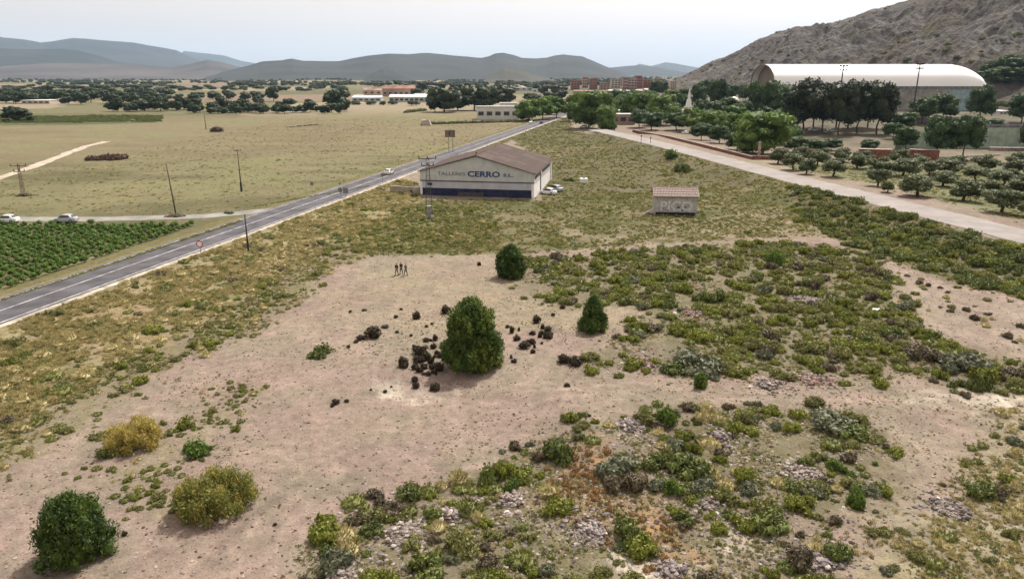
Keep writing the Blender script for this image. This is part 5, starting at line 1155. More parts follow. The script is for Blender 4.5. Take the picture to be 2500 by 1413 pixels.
# ------------------------------------------------------------------ people
def skin_mesh(name, joints, edges, m, parent, sub=1):
    me = bpy.data.meshes.new(name); me.from_pydata([j[0] for j in joints], edges, []); me.materials.append(m)
    o = link(bpy.data.objects.new(name, me), parent); md = o.modifiers.new('skin', 'SKIN'); md.use_smooth_shade = True
    for i, j in enumerate(joints): me.skin_vertices[0].data[i].radius = (j[1], j[1] if len(j) < 3 else j[2])
    me.skin_vertices[0].data[0].use_root = True
    s = o.modifiers.new('sub', 'SUBSURF'); s.levels = sub; s.render_levels = sub; return o
def person(px, py, rz, label, top, legs, h=1.74, swing=.2):
    p = at(px, py); e = empty('person', p, rz); f = h / 1.74; e.scale = (f, f, f); tag(e, label, 'person', 'three people walking together')
    s = swing
    B = [((0, 0, .95), .13, .10), ((0, 0, 1.2), .14, .1), ((0, 0, 1.42), .13, .09), ((0, 0, 1.52), .055), ((0, .01, 1.60), .09, .10), ((0, .0, 1.70), .085, .1),
         ((-.19, 0, 1.41), .055), ((-.24, .02, 1.14), .045), ((-.25, s * .5 + .05, .90), .036), ((-.25, s * .5 + .09, .80), .035),
         ((.19, 0, 1.41), .055), ((.24, -.02, 1.14), .045), ((.25, -s * .3, .90), .036), ((.25, -s * .3 + .02, .80), .035),
         ((-.09, 0, .88), .085), ((-.10, -s * .4, .48), .06), ((-.10, -s, .09), .042), ((-.10, -s + .14, .04), .035),
         ((.09, 0, .88), .085), ((.10, s * .6, .48), .06), ((.10, s, .09), .042), ((.10, s + .14, .04), .035)]
    E_ = [(0, 1), (1, 2), (2, 3), (3, 4), (4, 5), (2, 6), (6, 7), (7, 8), (8, 9), (2, 10), (10, 11), (11, 12), (12, 13), (0, 14), (14, 15), (15, 16), (16, 17), (0, 18), (18, 19), (19, 20), (20, 21)]
    skin_mesh('body', B, E_, M['skin'], e)
    J = [((0, 0, .98), .155, .12), ((0, 0, 1.2), .16, .12), ((0, 0, 1.43), .145, .1), ((-.2, 0, 1.41), .068), ((-.24, .02, 1.14), .056), ((-.25, s * .5 + .04, .93), .048), ((.2, 0, 1.41), .068), ((.24, -.02, 1.14), .056), ((.25, -s * .3, .93), .048)]
    skin_mesh('jacket', J, [(0, 1), (1, 2), (2, 3), (3, 4), (4, 5), (2, 6), (6, 7), (7, 8)], M[top], e)
    T = [((0, 0, .98), .145, .12), ((-.09, 0, .86), .1), ((-.10, -s * .4, .48), .075), ((-.10, -s * .95, .13), .06), ((.09, 0, .86), .1), ((.10, s * .6, .48), .075), ((.10, s * .95, .13), .06)]
    skin_mesh('trousers', T, [(0, 1), (1, 2), (2, 3), (0, 4), (4, 5), (5, 6)], M[legs], e)
    skin_mesh('hair', [((0, -.015, 1.64), .1, .105), ((0, -.01, 1.74), .085, .09)], [(0, 1)], M['hair'], e)
    for sx, yy in ((-1, -s), (1, s)): MB().box(sx * .10 - .05, sx * .10 + .05, yy - .07, yy + .2, 0, .09).build('shoe', M['cloth_black'], e, bevel=.02)
person(969, 672, 2.6, 'leftmost of three walkers, black jacket and lilac trousers', 'cloth_black', 'cloth_purple', 1.78, .22)
person(980, 669, 2.6, 'middle of three walkers, all in black', 'cloth_black', 'cloth_black', 1.76, .18)
person(991, 672, 2.4, 'rightmost of three walkers, in lilac-grey top and dark trousers', 'cloth_grey', 'cloth_black', 1.7, .22)

# ------------------------------------------------------------------ vaulted hall
def hall():
    z0 = 4.5; L0 = at(1884, 272, z0); D = L0.y; Lp = Vector((L0.x, D, z0)); kx = (D * cp + 22 * sp_) / FPX
    W_m = 516 * kx; ze = CAMZ + D * math.tan(azel(2100, 214)[1]) * 1.0; zt = CAMZ + (D + 20) * math.tan(azel(2100, 155)[1])
    e = empty('vaulted_hall', (Lp.x, D, z0), 0.0); tag(e, 'huge hall with white barrel-vaulted roof at the foot of the mountain', 'hall')
    he = ze - z0; ht = zt - z0; Dp = 46.0; n = 22; prof = []
    for i in range(n + 1):
        t = math.pi * i / n; y = Dp / 2 - math.cos(t) * Dp / 2; z = he + (ht - he) * math.sin(t) ** 0.8; prof.append((y, z))
    nb = 18; bw = W_m / nb
    for b in range(nb):      # membrane bays, the right-hand end rounds down
        xa, xb = b * bw, (b + 1) * bw; m_ = 4; vs = []; fs = []
        for i in range(m_ + 1):
            x = xa + (xb - xa) * i / m_; u = max(0, (x - (W_m - 2.2 * bw)) / (2.2 * bw)); sag = -0.012 * math.sin(math.pi * i / m_); k_ = math.sqrt(max(0.0, 1 - u ** 2.2))
            for y, z in prof:
                zz = he + (z - he) * (0.25 + .75 * k_) + sag; vs.append((x, y, zz))
        for i in range(m_):
            for j in range(n): a_ = i * (n + 1) + j; fs.append((a_, a_ + n + 1, a_ + n + 2, a_ + 1))
        mb = MB(); mb.add(vs, fs); o = mb.build('roof_bay', M['tent'], e, smooth=True)
    for b in range(0, 1):
        rib = MB()
        for (y0, z0_), (y1, z1_) in zip(prof, prof[1:]): rib.bar((-.3, y0, z0_ - .3), (-.3, y1, z1_ - .3), .5)
        rib.build('arch', M['arch_steel'], e)
    MB().prism([(y, z - .6) for y, z in prof] + [(Dp, he - 1), (0, he - 1)], 4, 4.4, axis=0).build('gable', M['arch_steel'], e)
    MB().box(4, W_m, 0.2, .8, he - 1.6, he).build('eaves_beam', M['court_band'], e); MB().box(4, W_m, Dp - .8, Dp - .2, -6, he).build('rear_wall', M['hall_wall'], e)
    x = 4.0; i = 0
    while x < W_m - 1:
        x1 = min(W_m, x + bw * .98); MB().box(x, x1, .6, 1.0, -6, he - 1.6).build('wall_panel', M['hall_blue'] if x > W_m * .80 else M['hall_wall'], e); MB().box(x - .35, x, .3, 1.1, -6, he - 1.6).build('pier', M['concrete'], e); x = x1 + .35; i += 1
    MB().box(4, 4.4, 1, Dp - 1, -6, he - 1).build('side_wall', M['hall_wall'], e); MB().box(W_m - .4, W_m, 1, Dp - 1, -6, he).build('side_wall', M['hall_wall'], e)
    for xx, hh in ((-6, he + 7), (-9.5, he + 4)):
        MB().bar((xx, 2, -6), (xx, 2, hh), .3).build('mast', M['arch_steel'], e)
hall()
def floodlight(px, py, hpx, label, n=4):
    p = at(px, py); h = hpx / ppm(p) / .97; e = empty('floodlight_mast', p); tag(e, label, 'floodlight', 'floodlight masts')
    MB().cyl((0, 0, -1), (0, 0, h), .42, .26, 8).build('mast', M['metal_dark'], e)
    MB().box(-1.7, 1.7, -.1, .1, h - .15, h + .05).build('crossbar', M['metal_dark'], e); MB().box(-1.7, 1.7, -.1, .1, h - 1.9, h - 1.7).build('crossbar', M['metal_dark'], e)
    for r_ in (0, 1):
        for i in range(n): x = -1.5 + 3.0 * i / (n - 1); MB().box(x - .44, x + .44, -.7, -.1, h - 1.95 * r_ - .1, h - 1.95 * r_ + .62).build('lamp', M['metal_dark'], e)
floodlight(2224, 306, 137, 'tall floodlight mast with lamp rack in front of the vaulted hall')
floodlight(2041, 312, 139, 'floodlight mast rising behind the dark pines', 3)

# ------------------------------------------------------------------ walls of the park and courts
def wall_run(P, h, th, m, cap, name, label, cat='wall', zoff=0.0, caph=.12):
    e = empty(name, P[0]); tag(e, label, cat)
    for a, b in zip(P, P[1:]):
        d = b - a; L_ = math.hypot(d.x, d.y); n = Vector((-d.y, d.x, 0)).normalized() * th / 2; a0 = a - P[0]; b0 = b - P[0]
        def seg(z0, z1, nn): return MB().hexa([a0 - nn + Vector((0, 0, z0)), b0 - nn + Vector((0, 0, z0)), b0 + nn + Vector((0, 0, z0)), a0 + nn + Vector((0, 0, z0))], [a0 - nn + Vector((0, 0, z1)), b0 - nn + Vector((0, 0, z1)), b0 + nn + Vector((0, 0, z1)), a0 + nn + Vector((0, 0, z1))])
        seg(-1.5, h, n).build('wall_body', M[m], e)
        if cap: seg(h + .003, h + caph, n * 1.3).build('coping', M[cap], e)
    return e
def A(*pts): return [at(x, y) for x, y in pts]
wall_run(A((1545, 322), (1640, 340), (1720, 360), (1790, 378), (1838, 390)), .9, .5, 'red_brick', 'brick_pale', 'brick_wall', 'long low red brick wall beside the gravel road')
wall_run(A((1838, 390), (1900, 391)), 1.1, .5, 'red_brick', 'brick_pale', 'brick_wall', 'short red brick wall end by the white post')
wall_run(A((1965, 385), (2015, 386)), 2.6, .5, 'red_brick', 'brick_pale', 'brick_wall', 'red brick block wall behind the first olive trees')
wall_run(A((2095, 386), (2175, 388)), 2.9, 2, 'red_brick', 'brick_pale', 'brick_wall', 'rust-red building wall at the back of the olive grove')
wall_run(A((2218, 387), (2290, 390)), 2.9, 2, 'red_brick', 'brick_pale', 'brick_wall', 'dark red wall between two trees behind the olives')
wall_run(A((2185, 362), (2385, 362)), 6.0, .4, 'green_wall', None, 'court_wall', 'pale green court wall half hidden by trees')
wall_run(A((2388, 362), (2560, 362)), 7.4, .4, 'green_wall', 'court_band', 'court_wall', 'pale green court wall at the right edge with grey band', caph=1.1)
wall_run(A((2415, 368), (2500, 369)), 1.1, 1.4, 'brick_pale', 'concrete', 'low_wall', 'low pinkish wall before the green court wall')
wall_run(A((2340, 385), (2440, 380)), .5, .4, 'concrete', None, 'low_wall', 'pale kerb-like wall at the back of the olives')
wall_run(A((2180, 300), (2400, 300)), 2.6, .4, 'court_band', 'concrete', 'grandstand_wall', 'dark grey stand wall below the vaulted hall')
p = at(1852, 388); o = MB().box(-.35, .35, -.35, .35, -.3, 5.2).build('gate_post', M['brick_pale'], bevel=.03); o.location = p; tag(o, 'pale square gate post at the end of the brick wall', 'post')
for px, py, hp, lb in ((1812, 262, 46, 'pale thin lamp post left of the vaulted hall'), (1565, 352, 18, 'short dark post on the far gravel road'), (1588, 350, 12, 'second short post on the far gravel road')):
    p = at(px, py); h = hp / ppm(p); e = empty('post', p); tag(e, lb, 'post'); MB().cyl((0, 0, -.2), (0, 0, h), .14 if hp > 30 else .09).build('shaft', M['metal'] if hp > 30 else M['pole_dark'], e); MB().cyl((0, 0, h), (0, 0, h + .5), .32, .2).build('head', M['metal_dark'], e)
# monument: tapering white spire with figure
p = at(1680, 276); k = 1 / ppm(p); e = empty('monument', p); tag(e, 'white stepped monument with slender statue among the trees', 'monument')
MB().box(-14 * k, 8 * k, -3, 3, 0, 8 * k).build('steps', M['monument'], e); MB().cyl((0, 0, 8 * k), (0, 0, 32 * k), 9 * k, 5 * k, 6).build('pedestal', M['monument'], e)
MB().cyl((0, 0, 32 * k), (0, 0, 44 * k), 3.4 * k, 2.6 * k, 8).cyl((0, 0, 44 * k), (0, 0, 52 * k), 2.6 * k, 1.2 * k, 8).cyl((0, 0, 52 * k), (0, 0, 57 * k), 1.7 * k, 1.0 * k, 8).build('statue', M['monument'], e)
p = at(1790, 262); k = 1 / ppm(p); e = empty('kiosk', p); tag(e, 'round kiosk with white domed roof between the trees', 'kiosk')
MB().cyl((0, 0, 0), (0, 0, 16 * k), 8 * k, n=10).build('walls', M['hall_wall'], e); MB().cyl((0, 0, 16 * k), (0, 0, 22 * k), 13 * k, 8 * k, 14).cyl((0, 0, 22 * k), (0, 0, 25 * k), 8 * k, 2 * k, 14).build('roof', M['monument'], e)

# ------------------------------------------------------------------ buildings
def house(px0, px1, py, hpx, depth, wall, roof, name, label, cat='building', gable=False, windows=0, grp=None, storeys=1, rz=0, over=.3):
    a = at(px0, py); b = at(px1, py); Wd = b.x - a.x; k = 1 / ppm(a); h = hpx * k; y = (a.y + b.y) / 2
    e = empty(name, (a.x, y, min(a.z, b.z)), rz); tag(e, label, cat, grp); rh = 0.0
    if gable:
        rh = h * .28; h -= rh; MB().prism([(-over, h), (depth / 2, h + rh), (depth + over, h), (depth / 2, h - .05)], -over, Wd + over, axis=0).build('roof', M[roof], e)
        MB().prism([(0, -2), (depth, -2), (depth, h), (depth / 2, h + rh - .3), (0, h)], 0, Wd, axis=0).build('wall', M[wall], e)
    else:
        MB().box(0, Wd, 0, depth, -2, h - .4).build('wall', M[wall], e); MB().box(-over, Wd + over, -over, depth + over, h - .397, h).build('roof', M[roof], e)
    if windows:
        sw = Wd / windows
        for s in range(storeys):
            zz = (h - .6) * (s + .35) / storeys; wh = min(2.2, (h - .6) / storeys * .42); ww = min(1.6, sw * .35)
            for i in range(windows):
                x = sw * (i + .5); f = MB().box(x - ww - .12, x + ww + .12, -.14, -.003, zz - .12, zz + wh + .12).build('window', M['concrete'], e)
                MB().box(x - ww, x + ww, -.18, -.143, zz, zz + wh).build('pane', M['glass'], f)
    return e
house(1164, 1268, 292, 31, 11, 'town_white', 'concrete', 'flat_roofed_building', 'long white flat-roofed building with dark square windows beside the road', windows=5)
house(1220, 1262, 284, 32, 6, 'town_white', 'town_white', 'annexe', 'taller pale annexe behind the long white building', rz=0)
house(1492, 1550, 305, 26, 7, 'town_pink', 'shed_roof', 'pavilion', 'pale flat-roofed pavilion between the street trees', windows=3)
house(1500, 1530, 292, 22, 7, 'town_white', 'shed_roof', 'pavilion', 'smaller white pavilion behind the pale flat-roofed one')
farm = [(866, 884, 246, 14, 'town_white', 'shed_roof', 0, 'small white shed at the left end of the farm sheds'), (886, 932, 232, 15, 'town_beige', 'town_roof', 1, 'beige gabled farmhouse behind the sheds'), (860, 930, 248, 13, 'shed_grey', 'shed_roof', 1, 'long grey shed in the left of the farm group'),
 (934, 1012, 236, 26, 'town_pink', 'town_roof', 1, 'pinkish factory building with high gable in the farm group'), (950, 1060, 250, 18, 'shed_grey', 'shed_roof', 1, 'longest pale-roofed shed in front of the factory'), (1010, 1062, 244, 14, 'shed_grey', 'shed_roof', 0, 'grey flat shed right of the factory'),
 (884, 905, 226, 10, 'town_white', 'shed_roof', 0, 'tiny white block on top left of the farm group'), (1112, 1132, 243, 18, 'town_white', 'shed_roof', 0, 'white house glimpsed between two dark tree clumps'), (55, 120, 254, 9, 'town_beige', 'shed_roof', 0, 'low pale farm building far to the left'),
 (230, 252, 240, 9, 'town_white', 'shed_roof', 1, 'small white farmhouse among the left trees'), (318, 336, 270, 9, 'town_white', 'town_roof', 1, 'tiny white hut under the left trees'), (1258, 1300, 222, 8, 'shed_grey', 'shed_roof', 0, 'distant grey shed before the conical hill'), (1300, 1322, 226, 8, 'town_white', 'shed_roof', 0, 'distant white house right of the grey shed')]
for x0, x1, y, h, wl, rf, gb, lb in farm: house(x0, x1, y, h, 18 if x1 - x0 > 30 else 9, wl, rf, 'farm_building', lb, gable=bool(gb), windows=max(2, (x1 - x0) // 12), grp='farm and factory buildings on the plain')
town = []; g2 = random.Random(12)
xs = 1392; cols = ['town_red', 'town_pink', 'town_red', 'town_pink', 'town_beige', 'town_pink', 'town_pink', 'town_red', 'town_red', 'town_pink', 'town_white', 'town_beige', 'town_pink']
desc = {'town_red': 'brick-red', 'town_pink': 'pinkish', 'town_beige': 'beige', 'town_white': 'whitish'}
i = 0
while xs < 1648:
    wpx = g2.choice([14, 18, 22, 26, 30]); hp = g2.choice([16, 20, 22, 26, 30]) - (6 if xs > 1570 else 0); base = 218 + g2.uniform(-3, 3); cx = cols[i % len(cols)]
    town.append((xs, xs + wpx, base, hp, cx, i)); xs += wpx + g2.uniform(-2, 4); i += 1
xs = 1400
while xs < 1640:
    wpx = g2.choice([20, 26, 34]); town.append((xs, xs + wpx, 229 + g2.uniform(-2, 3), g2.choice([7, 9, 11]), g2.choice(['town_beige', 'town_white', 'town_pink']), i)); xs += wpx + g2.uniform(0, 5); i += 1
nb_ = len(town); cnt = {}
for x0, x1, y, h, cx, i in town:
    back = h > 12; key = (cx, back); cnt[key] = cnt.get(key, 0) + 1
    lab = f"{desc[cx]} {'apartment block' if back else 'low front house'} of the distant town, {ORDW[cnt[key] - 1]} such from the left"
    house(x0, x1, y, h, 14, cx, 'town_roof' if g2.random() < .5 else cx, 'apartment_block' if back else 'town_house', lab, gable=not back, windows=3, storeys=4 if back else 1, grp='buildings of the distant town')
for x0, x1, y, h, wl, rf, lb in ((2425, 2478, 236, 16, 'red_brick', 'town_red', 'dark red building on the slope right of the vaulted hall'), (2420, 2465, 258, 14, 'town_beige', 'town_beige', 'sandy low building under the dark red one'), (2440, 2466, 280, 9, 'town_white', 'shed_roof', 'small white building at the foot of the slope')):
    house(x0, x1, y, h, 10, wl, rf, 'hillside_building', lb, windows=3)

# ------------------------------------------------------------------ trees
def T(kind, lst, name, cat, grp): 
    for px, py, wp, hp, lb in lst: place_tree(kind, px, py, wp * (1.25 if kind == 'plane' else 1.1), hp * (1.12 if kind == 'plane' else 1.05), name, lb, cat, grp)
T('umbrella', [(1958,326,104,122,'leftmost dark pine of the dense row before the vaulted hall'),(2006,322,84,112,'second dark pine from the left in the dense row'),(2046,330,86,122,'third dark pine, in the middle of the dense row'),(2092,326,84,116,'fourth dark pine of the dense row'),(2140,328,92,122,'rightmost dark pine of the dense row'),(1985,312,90,108,'dark pine behind the left of the dense row'),(2070,314,90,108,'dark pine behind the middle of the dense row'),(2118,312,80,104,'dark pine behind the right of the dense row')], 'pine_tree', 'pine tree', 'dark pines before the vaulted hall')
T('grove', [(1845,292,62,96,'tall dark green tree left of the pine row, against the hall'),(1892,296,92,102,'broad blue-green tree between the hall gable and the pines'),(1862,262,50,60,'dark tree behind the tall green one by the hall'),(2210,366,62,60,'small round tree below the floodlight mast'),(2285,384,92,100,'big dark tree before the green court wall'),(2350,388,80,104,'big tree with sunlit top beside the dark one'),(2390,296,62,92,'dark upright tree at the right end of the vaulted hall'),(2250,302,76,62,'green tree under the hall eaves, left'),(2300,298,70,66,'dull green tree under the hall eaves, right'),(2492,300,70,70,'tree at the right edge of the picture above the green wall'),(2515,372,60,80,'dark tree cut by the right edge beside the green wall'),(1752,268,50,72,'grey-green poplar-like tree behind the monument'),(1702,262,42,58,'green tree right of the monument'),(1722,246,50,50,'dark tree on the slope above the monument'),(1602,236,40,38,'dark tree standing before the town, left of two'),(1618,236,34,36,'dark tree standing before the town, right of two'),(2470,262,50,30,'low tree by the sandy building on the slope'),(2440,215,70,40,'tree clump on the slope right of the hall')], 'tree', 'tree', 'park trees')
T('plane', [(1290,296,60,50,'leafy green tree left of the road, nearest the white building'),(1325,292,52,48,'leafy green tree left of the road, second'),(1358,288,50,48,'leafy green tree left of the road, third'),(1340,280,50,42,'leafy tree behind the second one left of the road'),(1404,296,44,60,'slender green tree right of the road end'),(1436,314,80,84,'large bright green street tree right of the road'),(1470,300,66,70,'bright green street tree behind the large one'),(1482,322,50,56,'darker street tree next to the pavilion'),(1452,276,60,48,'bright street tree at the back of the row'),(1420,268,50,40,'small bright street tree by the road end'),(1545,292,54,60,'green street tree above the pavilion'),(1575,296,60,62,'yellow-green street tree right of the pavilion'),(1608,306,70,66,'broad yellow-green street tree'),(1628,290,54,54,'street tree left of the monument'),(1520,276,50,42,'street tree behind the pavilion'),(1690,322,62,54,'round dark tree by the brick wall, first'),(1735,330,64,56,'round green tree by the brick wall, second'),(1775,334,56,54,'round green tree by the brick wall, third'),(1795,312,56,50,'green tree behind the third one by the wall'),(1830,352,80,74,'green tree left of the largest roundest one'),(1860,376,118,92,'largest round green tree beside the gate post'),(1905,352,70,66,'green tree right of the largest round one'),(1885,330,60,52,'green tree behind the largest round one'),(1640,262,40,40,'small tree at the far end of the car park')], 'street_tree', 'tree', 'bright green street trees')
T('far', [(1085,274,84,62,'big dark tree left of the white building'),(1118,270,60,46,'dark tree joined to the right of the big one'),(1062,274,44,40,'dark tree joined to the left of the big one'),(1158,270,74,64,'dark rounded tree behind the white building, left'),(1196,264,66,58,'dark rounded tree behind the white building, middle'),(1236,262,60,50,'dark rounded tree behind the white building, right'),(1330,232,28,24,'dark tree before the conical hill, left'),(1356,234,30,26,'dark tree before the conical hill, right'),(826,268,66,54,'dark tree at the right end of the field hedge'),(668,248,34,40,'single dark tree alone on the pale plain'),(626,244,36,20,'low dark tree left of the single one'),(705,262,30,22,'low bush-like tree on the plain'),(40,296,64,38,'dark round tree at the left edge of the field'),(75,298,18,16,'small tree beside the dark round one'),(1112,226,34,22,'distant dark trees behind the factory'),(1018,240,30,24,'tree between factory and sheds'),(1034,226,40,26,'tree behind the long shed')], 'tree', 'tree', 'trees of the plain')
T('grove', [(1530,262,46,40,'park tree behind the bright street trees, far left'),(1560,256,44,36,'park tree behind the bright street trees, second'),(1665,272,44,46,'park tree just left of the monument'),(1712,290,56,46,'park tree below the monument, left'),(1745,296,54,48,'park tree below the monument, middle'),(1778,290,52,50,'park tree below the monument, right'),(1812,300,56,56,'park tree left of the tall dark hall tree'),(1670,250,40,36,'park tree above the monument'),(1785,246,44,40,'park tree at the mountain foot above the kiosk'),(1820,250,44,46,'park tree at the mountain foot by the hall arch'),(1925,352,60,48,'low park tree before the leftmost dark pines'),(1945,372,56,38,'low bushy tree before the olives, left'),(1985,372,56,34,'low bushy tree before the olives, middle'),(2030,368,50,30,'low bushy tree before the olives, right'),(2200,318,70,44,'park tree beside the pine row, right'),(2420,330,60,40,'park tree above the green court wall'),(2120,368,44,30,'low tree above the rust-red wall'),(1505,286,60,50,'shade tree over the pavilion, left'),(1560,312,60,44,'shade tree over the start of the brick wall'),(1590,318,56,44,'second shade tree along the brick wall'),(1650,318,60,44,'third shade tree along the brick wall'),(1712,342,56,40,'fourth shade tree along the brick wall'),(1755,350,56,44,'fifth shade tree along the brick wall'),(1800,366,56,44,'sixth shade tree along the brick wall'),(1720,310,60,44,'shade tree in the middle of the car park'),(1765,316,60,44,'shade tree in the right of the car park'),(1870,318,60,60,'shade tree between the hall and the largest round one'),(1915,326,64,60,'shade tree touching the leftmost dark pine'),(1630,272,50,40,'shade tree above the car park, left'),(1585,262,50,40,'shade tree above the pavilion, right'),(1500,256,50,36,'shade tree at the back above the street trees'),(1465,258,44,34,'small shade tree at the back near the road end'),(2180,340,50,40,'shade tree at the foot of the pine row'),(1905,300,60,60,'shade tree before the hall gable')], 'tree', 'tree', 'park trees')
ft = []
def belt(x0, x1, y0, y1, n, wlo, whi, hr, kind='far'):
    for i in range(n):
        ft.append((x0 + (x1 - x0) * (i + g2.random()) / n, g2.uniform(y0, y1), g2.uniform(wlo, whi), g2.uniform(*hr), kind))
belt(260, 600, 268, 276, 17, 28, 52, (24, 40)); belt(470, 850, 272, 280, 22, 24, 40, (16, 32)); belt(0, 120, 246, 254, 7, 26, 50, (18, 34)); belt(110, 400, 244, 258, 16, 30, 56, (18, 34)); belt(0, 420, 228, 238, 22, 26, 46, (14, 26))
belt(400, 640, 240, 252, 9, 24, 40, (16, 24)); belt(420, 850, 214, 224, 26, 18, 34, (8, 14)); belt(0, 420, 212, 220, 20, 24, 44, (8, 13)); belt(850, 1400, 206, 216, 30, 16, 30, (7, 13)); belt(1000, 1400, 219, 230, 16, 18, 30, (10, 17)); belt(560, 860, 248, 258, 8, 16, 28, (9, 15)); belt(1280, 1400, 244, 256, 8, 26, 40, (18, 26))
belt(2410, 2600, 196, 206, 9, 28, 46, (22, 34)); belt(2400, 2520, 216, 226, 5, 22, 34, (14, 20)); belt(860, 1070, 255, 259, 7, 16, 30, (8, 13))
fmarks = {k: at(*v) for k, v in {'the single plain tree': (668, 248), 'the left farm': (90, 254), 'the small white farmhouse': (240, 240), 'the factory': (970, 236), 'the white flat-roofed building': (1215, 292), 'the field corner tree': (826, 268), 'the tiny white hut': (327, 270), 'the conical hill foot': (1245, 214), 'the town edge': (1395, 218), 'the right-hand slope building': (2450, 236), 'the left field edge': (40, 292)}.items()}
items = []
for x, y, wp, hp, kd in ft:
    p = at(x, y); k = ppm(p); e = tree(kd, (p.x, p.y, p.z - .3), hp / k, wp / k, 'tree', None, 'tree', 'trees scattered over the far plain'); items.append((e, ('tall ' if hp > 26 else 'low ' if hp < 14 else '') + 'dark distant tree', p.x, p.y))
name_apart(items, fmarks)
# far woodland that reads as one mass
pts = []
for i in range(3600):
    x = g2.uniform(-60, 1640); y = 186 + 24 * g2.random() ** 1.6; p = at(x, y)
    if fbm(p.x, p.y, 500, 3, 88) < -0.05: continue
    s = g2.uniform(5, 11); pts.append((p.x, p.y, p.z - .5, g2.uniform(0, 6), s * 1.5, s * .9, g2.randrange(3)))
scatter('far_woodland', pts, TREES['far'][0], 'belts of far woodland fading into the haze on the plain')
def on_mountain(px, py):
    a, e_ = azel(px, py); ia = int(np.clip(np.searchsorted(MA_, a), 0, len(MA_) - 1)); col = MG[:, ia]; el_ = np.arctan2(col[:, 2] - CAMZ, np.hypot(col[:, 0], col[:, 1]))
    for i_ in range(2, len(MT)):
        if el_[i_] >= e_: return Vector(col[i_])
    return Vector(col[len(MT) - 8])
items = []
for x, y, hp, wp in [(2408, 186, 30, 40), (2428, 180, 34, 44), (2450, 176, 36, 46), (2474, 174, 34, 44), (2496, 178, 38, 48), (2520, 180, 40, 50), (2418, 196, 28, 40), (2442, 192, 28, 44), (2468, 190, 28, 44), (2490, 194, 28, 44), (2512, 196, 30, 44), (2460, 164, 24, 34), (2486, 158, 24, 36), (2544, 170, 36, 46), (2396, 196, 22, 30), (1405 + 1020, 206, 22, 36), (2455, 208, 20, 36), (2485, 210, 20, 36)]:
    p = on_mountain(x, y); k = ppm(p); e = tree('grove', (p.x, p.y, p.z - .5), hp / k, wp / k * 1.15, 'tree', None, 'tree', 'pine grove on the mountain foot'); items.append((e, 'dark tree on the slope', p.x, p.y))
name_apart(items, {'the vaulted hall end': on_mountain(2400, 190), 'the right picture edge': on_mountain(2495, 180)})
# rows of low green crop at the left, hedge by the white building
pts = []
for i in range(900):
    x = g2.uniform(-60, 395); y = g2.uniform(285, 300) + (0 if x < 200 else -2); p = at(x, y); s = g2.uniform(.8, 1.8); pts.append((p.x, p.y, p.z - .1, g2.uniform(0, 6), s, s, g2.randrange(2)))
scatter('orchard_bushes', pts, SH['dark'], 'dark green low crop bushes at the far side of the dry field')
def hedge(x0, x1, y0, y1, n, hpx, label, mats=('dark', 'brown')):
    a = at(x0, y0); e = empty('hedge', a); tag(e, label, 'hedge'); pts = []
    for i in range(n):
        t = (i + g2.random()) / n; p = at(x0 + (x1 - x0) * t, y0 + (y1 - y0) * t); s = hpx / ppm(p) * g2.uniform(.7, 1.2); pts.append((p.x - a.x, p.y - a.y, p.z - a.z - .1, g2.uniform(0, 6), s, s, g2.randrange(4)))
    scatter('foliage', pts, SH[mats[0]] + SH[mats[1]], None, parent=e)
hedge(1045, 1290, 304, 297, 60, 8, 'dark hedge in front of the white flat-roofed building')
hedge(990, 1040, 276, 270, 14, 9, 'short dark hedge at the edge of the dry field')
hedge(700, 780, 312, 305, 14, 4, 'thin dark row of weeds in the dry field')
hedge(620, 900, 505, 455, 60, 5, 'green weeds along the left verge of the asphalt road', ('green', 'olive'))
hedge(0, 590, 735, 540, 150, 7, 'weedy strip between the vineyard and the asphalt road', ('olive', 'green'))
p = at(1040, 306); o = MB().add([(-3, -1.5, 0), (3, -1.5, 0), (3.2, 1.5, 0), (-3, 1.5, 0), (-2.2, -.9, 2.6), (1.6, -1, 3.2), (2, 1, 2.8), (-2, 1, 3)], [(0,3,2,1),(4,5,6,7),(0,1,5,4),(1,2,6,5),(2,3,7,6),(3,0,4,7)]).build('ruin', M['stone'], bevel=.2); o.location = p; tag(o, 'brown ruined stump of wall at the left end of the hedge', 'ruin')
# brush heap in the field
p = at(258, 390); k = 1 / ppm(p); e = empty('brush_heap', p, .1); tag(e, 'long brown heap of cut brush in the dry field', 'brush heap')
bl = [(g2.uniform(-42, -4) * k, g2.uniform(-1, 1), 5 * k * .5, 9 * k, 2.0, 5 * k) for _ in range(9)] + [(g2.uniform(-5, 42) * k, g2.uniform(-1, 2), 7 * k * .5, 9 * k, 2.5, 7 * k) for _ in range(10)]
link(bpy.data.objects.new('branches', crown('branches', bl, 5000, .22, 3.0, M['brush'], 77, core=.8)), e)
# mounds at poles
for px, py, wp, lb in ((430, 528, 26, 'stony brown mound at the foot of the leaning pole'), (60, 478, 20, 'dark scrubby patch at the foot of the slim mast'), (558, 522, 12, 'small dark bush at the road junction')):
    place_bush(px, py, wp * 2, 9, SH['brown' if px != 558 else 'dark'][0], 'shrub', lb, 'shrub')
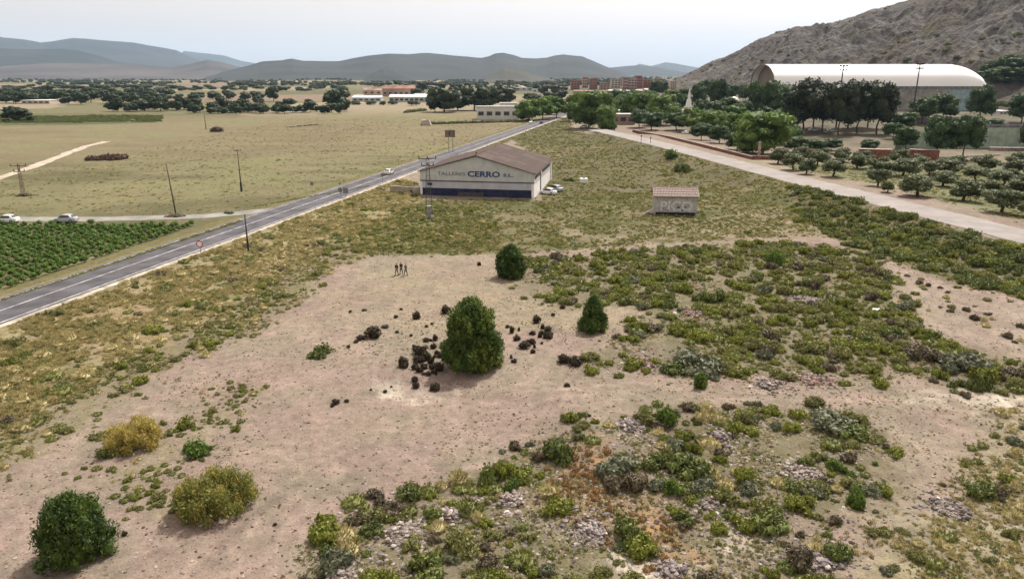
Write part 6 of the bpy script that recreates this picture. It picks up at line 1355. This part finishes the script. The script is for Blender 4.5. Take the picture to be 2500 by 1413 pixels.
# dark scrub dots over the mountain
pts = []; nT, nAA = MG.shape[:2]
for i in range(1500):
    a_ = int(g2.random() * (nAA - 1)); t_ = int((g2.random() ** 0.9) * 208); q = MG[t_, a_]
    if fbm(q[0], q[1], 90, 3, 91) < 0.02 and g2.random() < .93: continue
    s = g2.uniform(1.2, 3.4) * (1.2 if t_ < 60 else 1); pts.append((q[0], q[1], q[2] - .4, g2.uniform(0, 6), s, s * 1.1, g2.randrange(4)))
scatter('mountain_scrub', pts, SH['dark'] + SH['brown'], 'dark bushes dotted over the rocky mountain side')

# ------------------------------------------------------------------ olive grove
ol = [(1935,415,60,42),(1968,425,50,40),(2035,432,66,46),(2092,412,58,42),(1995,405,56,38),(1900,400,50,40),(2143,455,60,44),(2145,425,66,44),(2205,430,74,46),(2240,480,96,56),(2268,428,50,34),(2305,425,76,40),(2352,490,82,54),(2300,455,70,40),(2380,440,62,34),(2445,520,96,60),(2495,470,70,44),(2470,425,70,44),(2400,415,60,38),(2190,400,60,38),(2050,395,54,36),(2110,398,50,32),(2450,455,80,44),(2518,530,80,60),(1948,392,56,36),(2010,392,46,32),(2330,410,56,32),(2240,408,54,32),(2420,478,60,40),(2560,500,90,60),(2540,440,80,44),(2490,405,60,34),(2168,470,40,30),(2590,560,90,64)]
omarks = {k: at(*v) for k, v in {'the pale gate post': (1852, 388), 'the gravel road': (2180, 480), 'the rust-red wall': (2135, 388), 'the big dark tree': (2320, 388), 'the right edge of the grove': (2495, 460)}.items()}
items = []
for x, y, wp, hp in ol:
    e = place_tree('olive', x, y, wp * 1.05, hp, 'olive_tree', None, 'olive tree', 'olive trees of the grove'); items.append((e, ('large ' if wp > 75 else 'small ' if wp < 52 else '') + 'grey-green olive tree', e.location.x, e.location.y))
name_apart(items, omarks)

# ------------------------------------------------------------------ haze: one closed box of even pale air
m = bpy.data.materials.new('haze_air'); m.use_nodes = True; t = m.node_tree; t.nodes.clear()
pv = t.nodes.new('ShaderNodeVolumePrincipled'); pv.inputs['Color'].default_value = (0.53, 0.74, 1.0, 1); pv.inputs['Density'].default_value = HAZE; pv.inputs['Anisotropy'].default_value = 0.2
ou = t.nodes.new('ShaderNodeOutputMaterial'); t.links.new(pv.outputs[0], ou.inputs['Volume'])
o = MB().box(-27500, 27500, -27500, 27500, -12, 1050).build('haze', m); tag(o, 'pale haze over the far plain', kind='stuff')
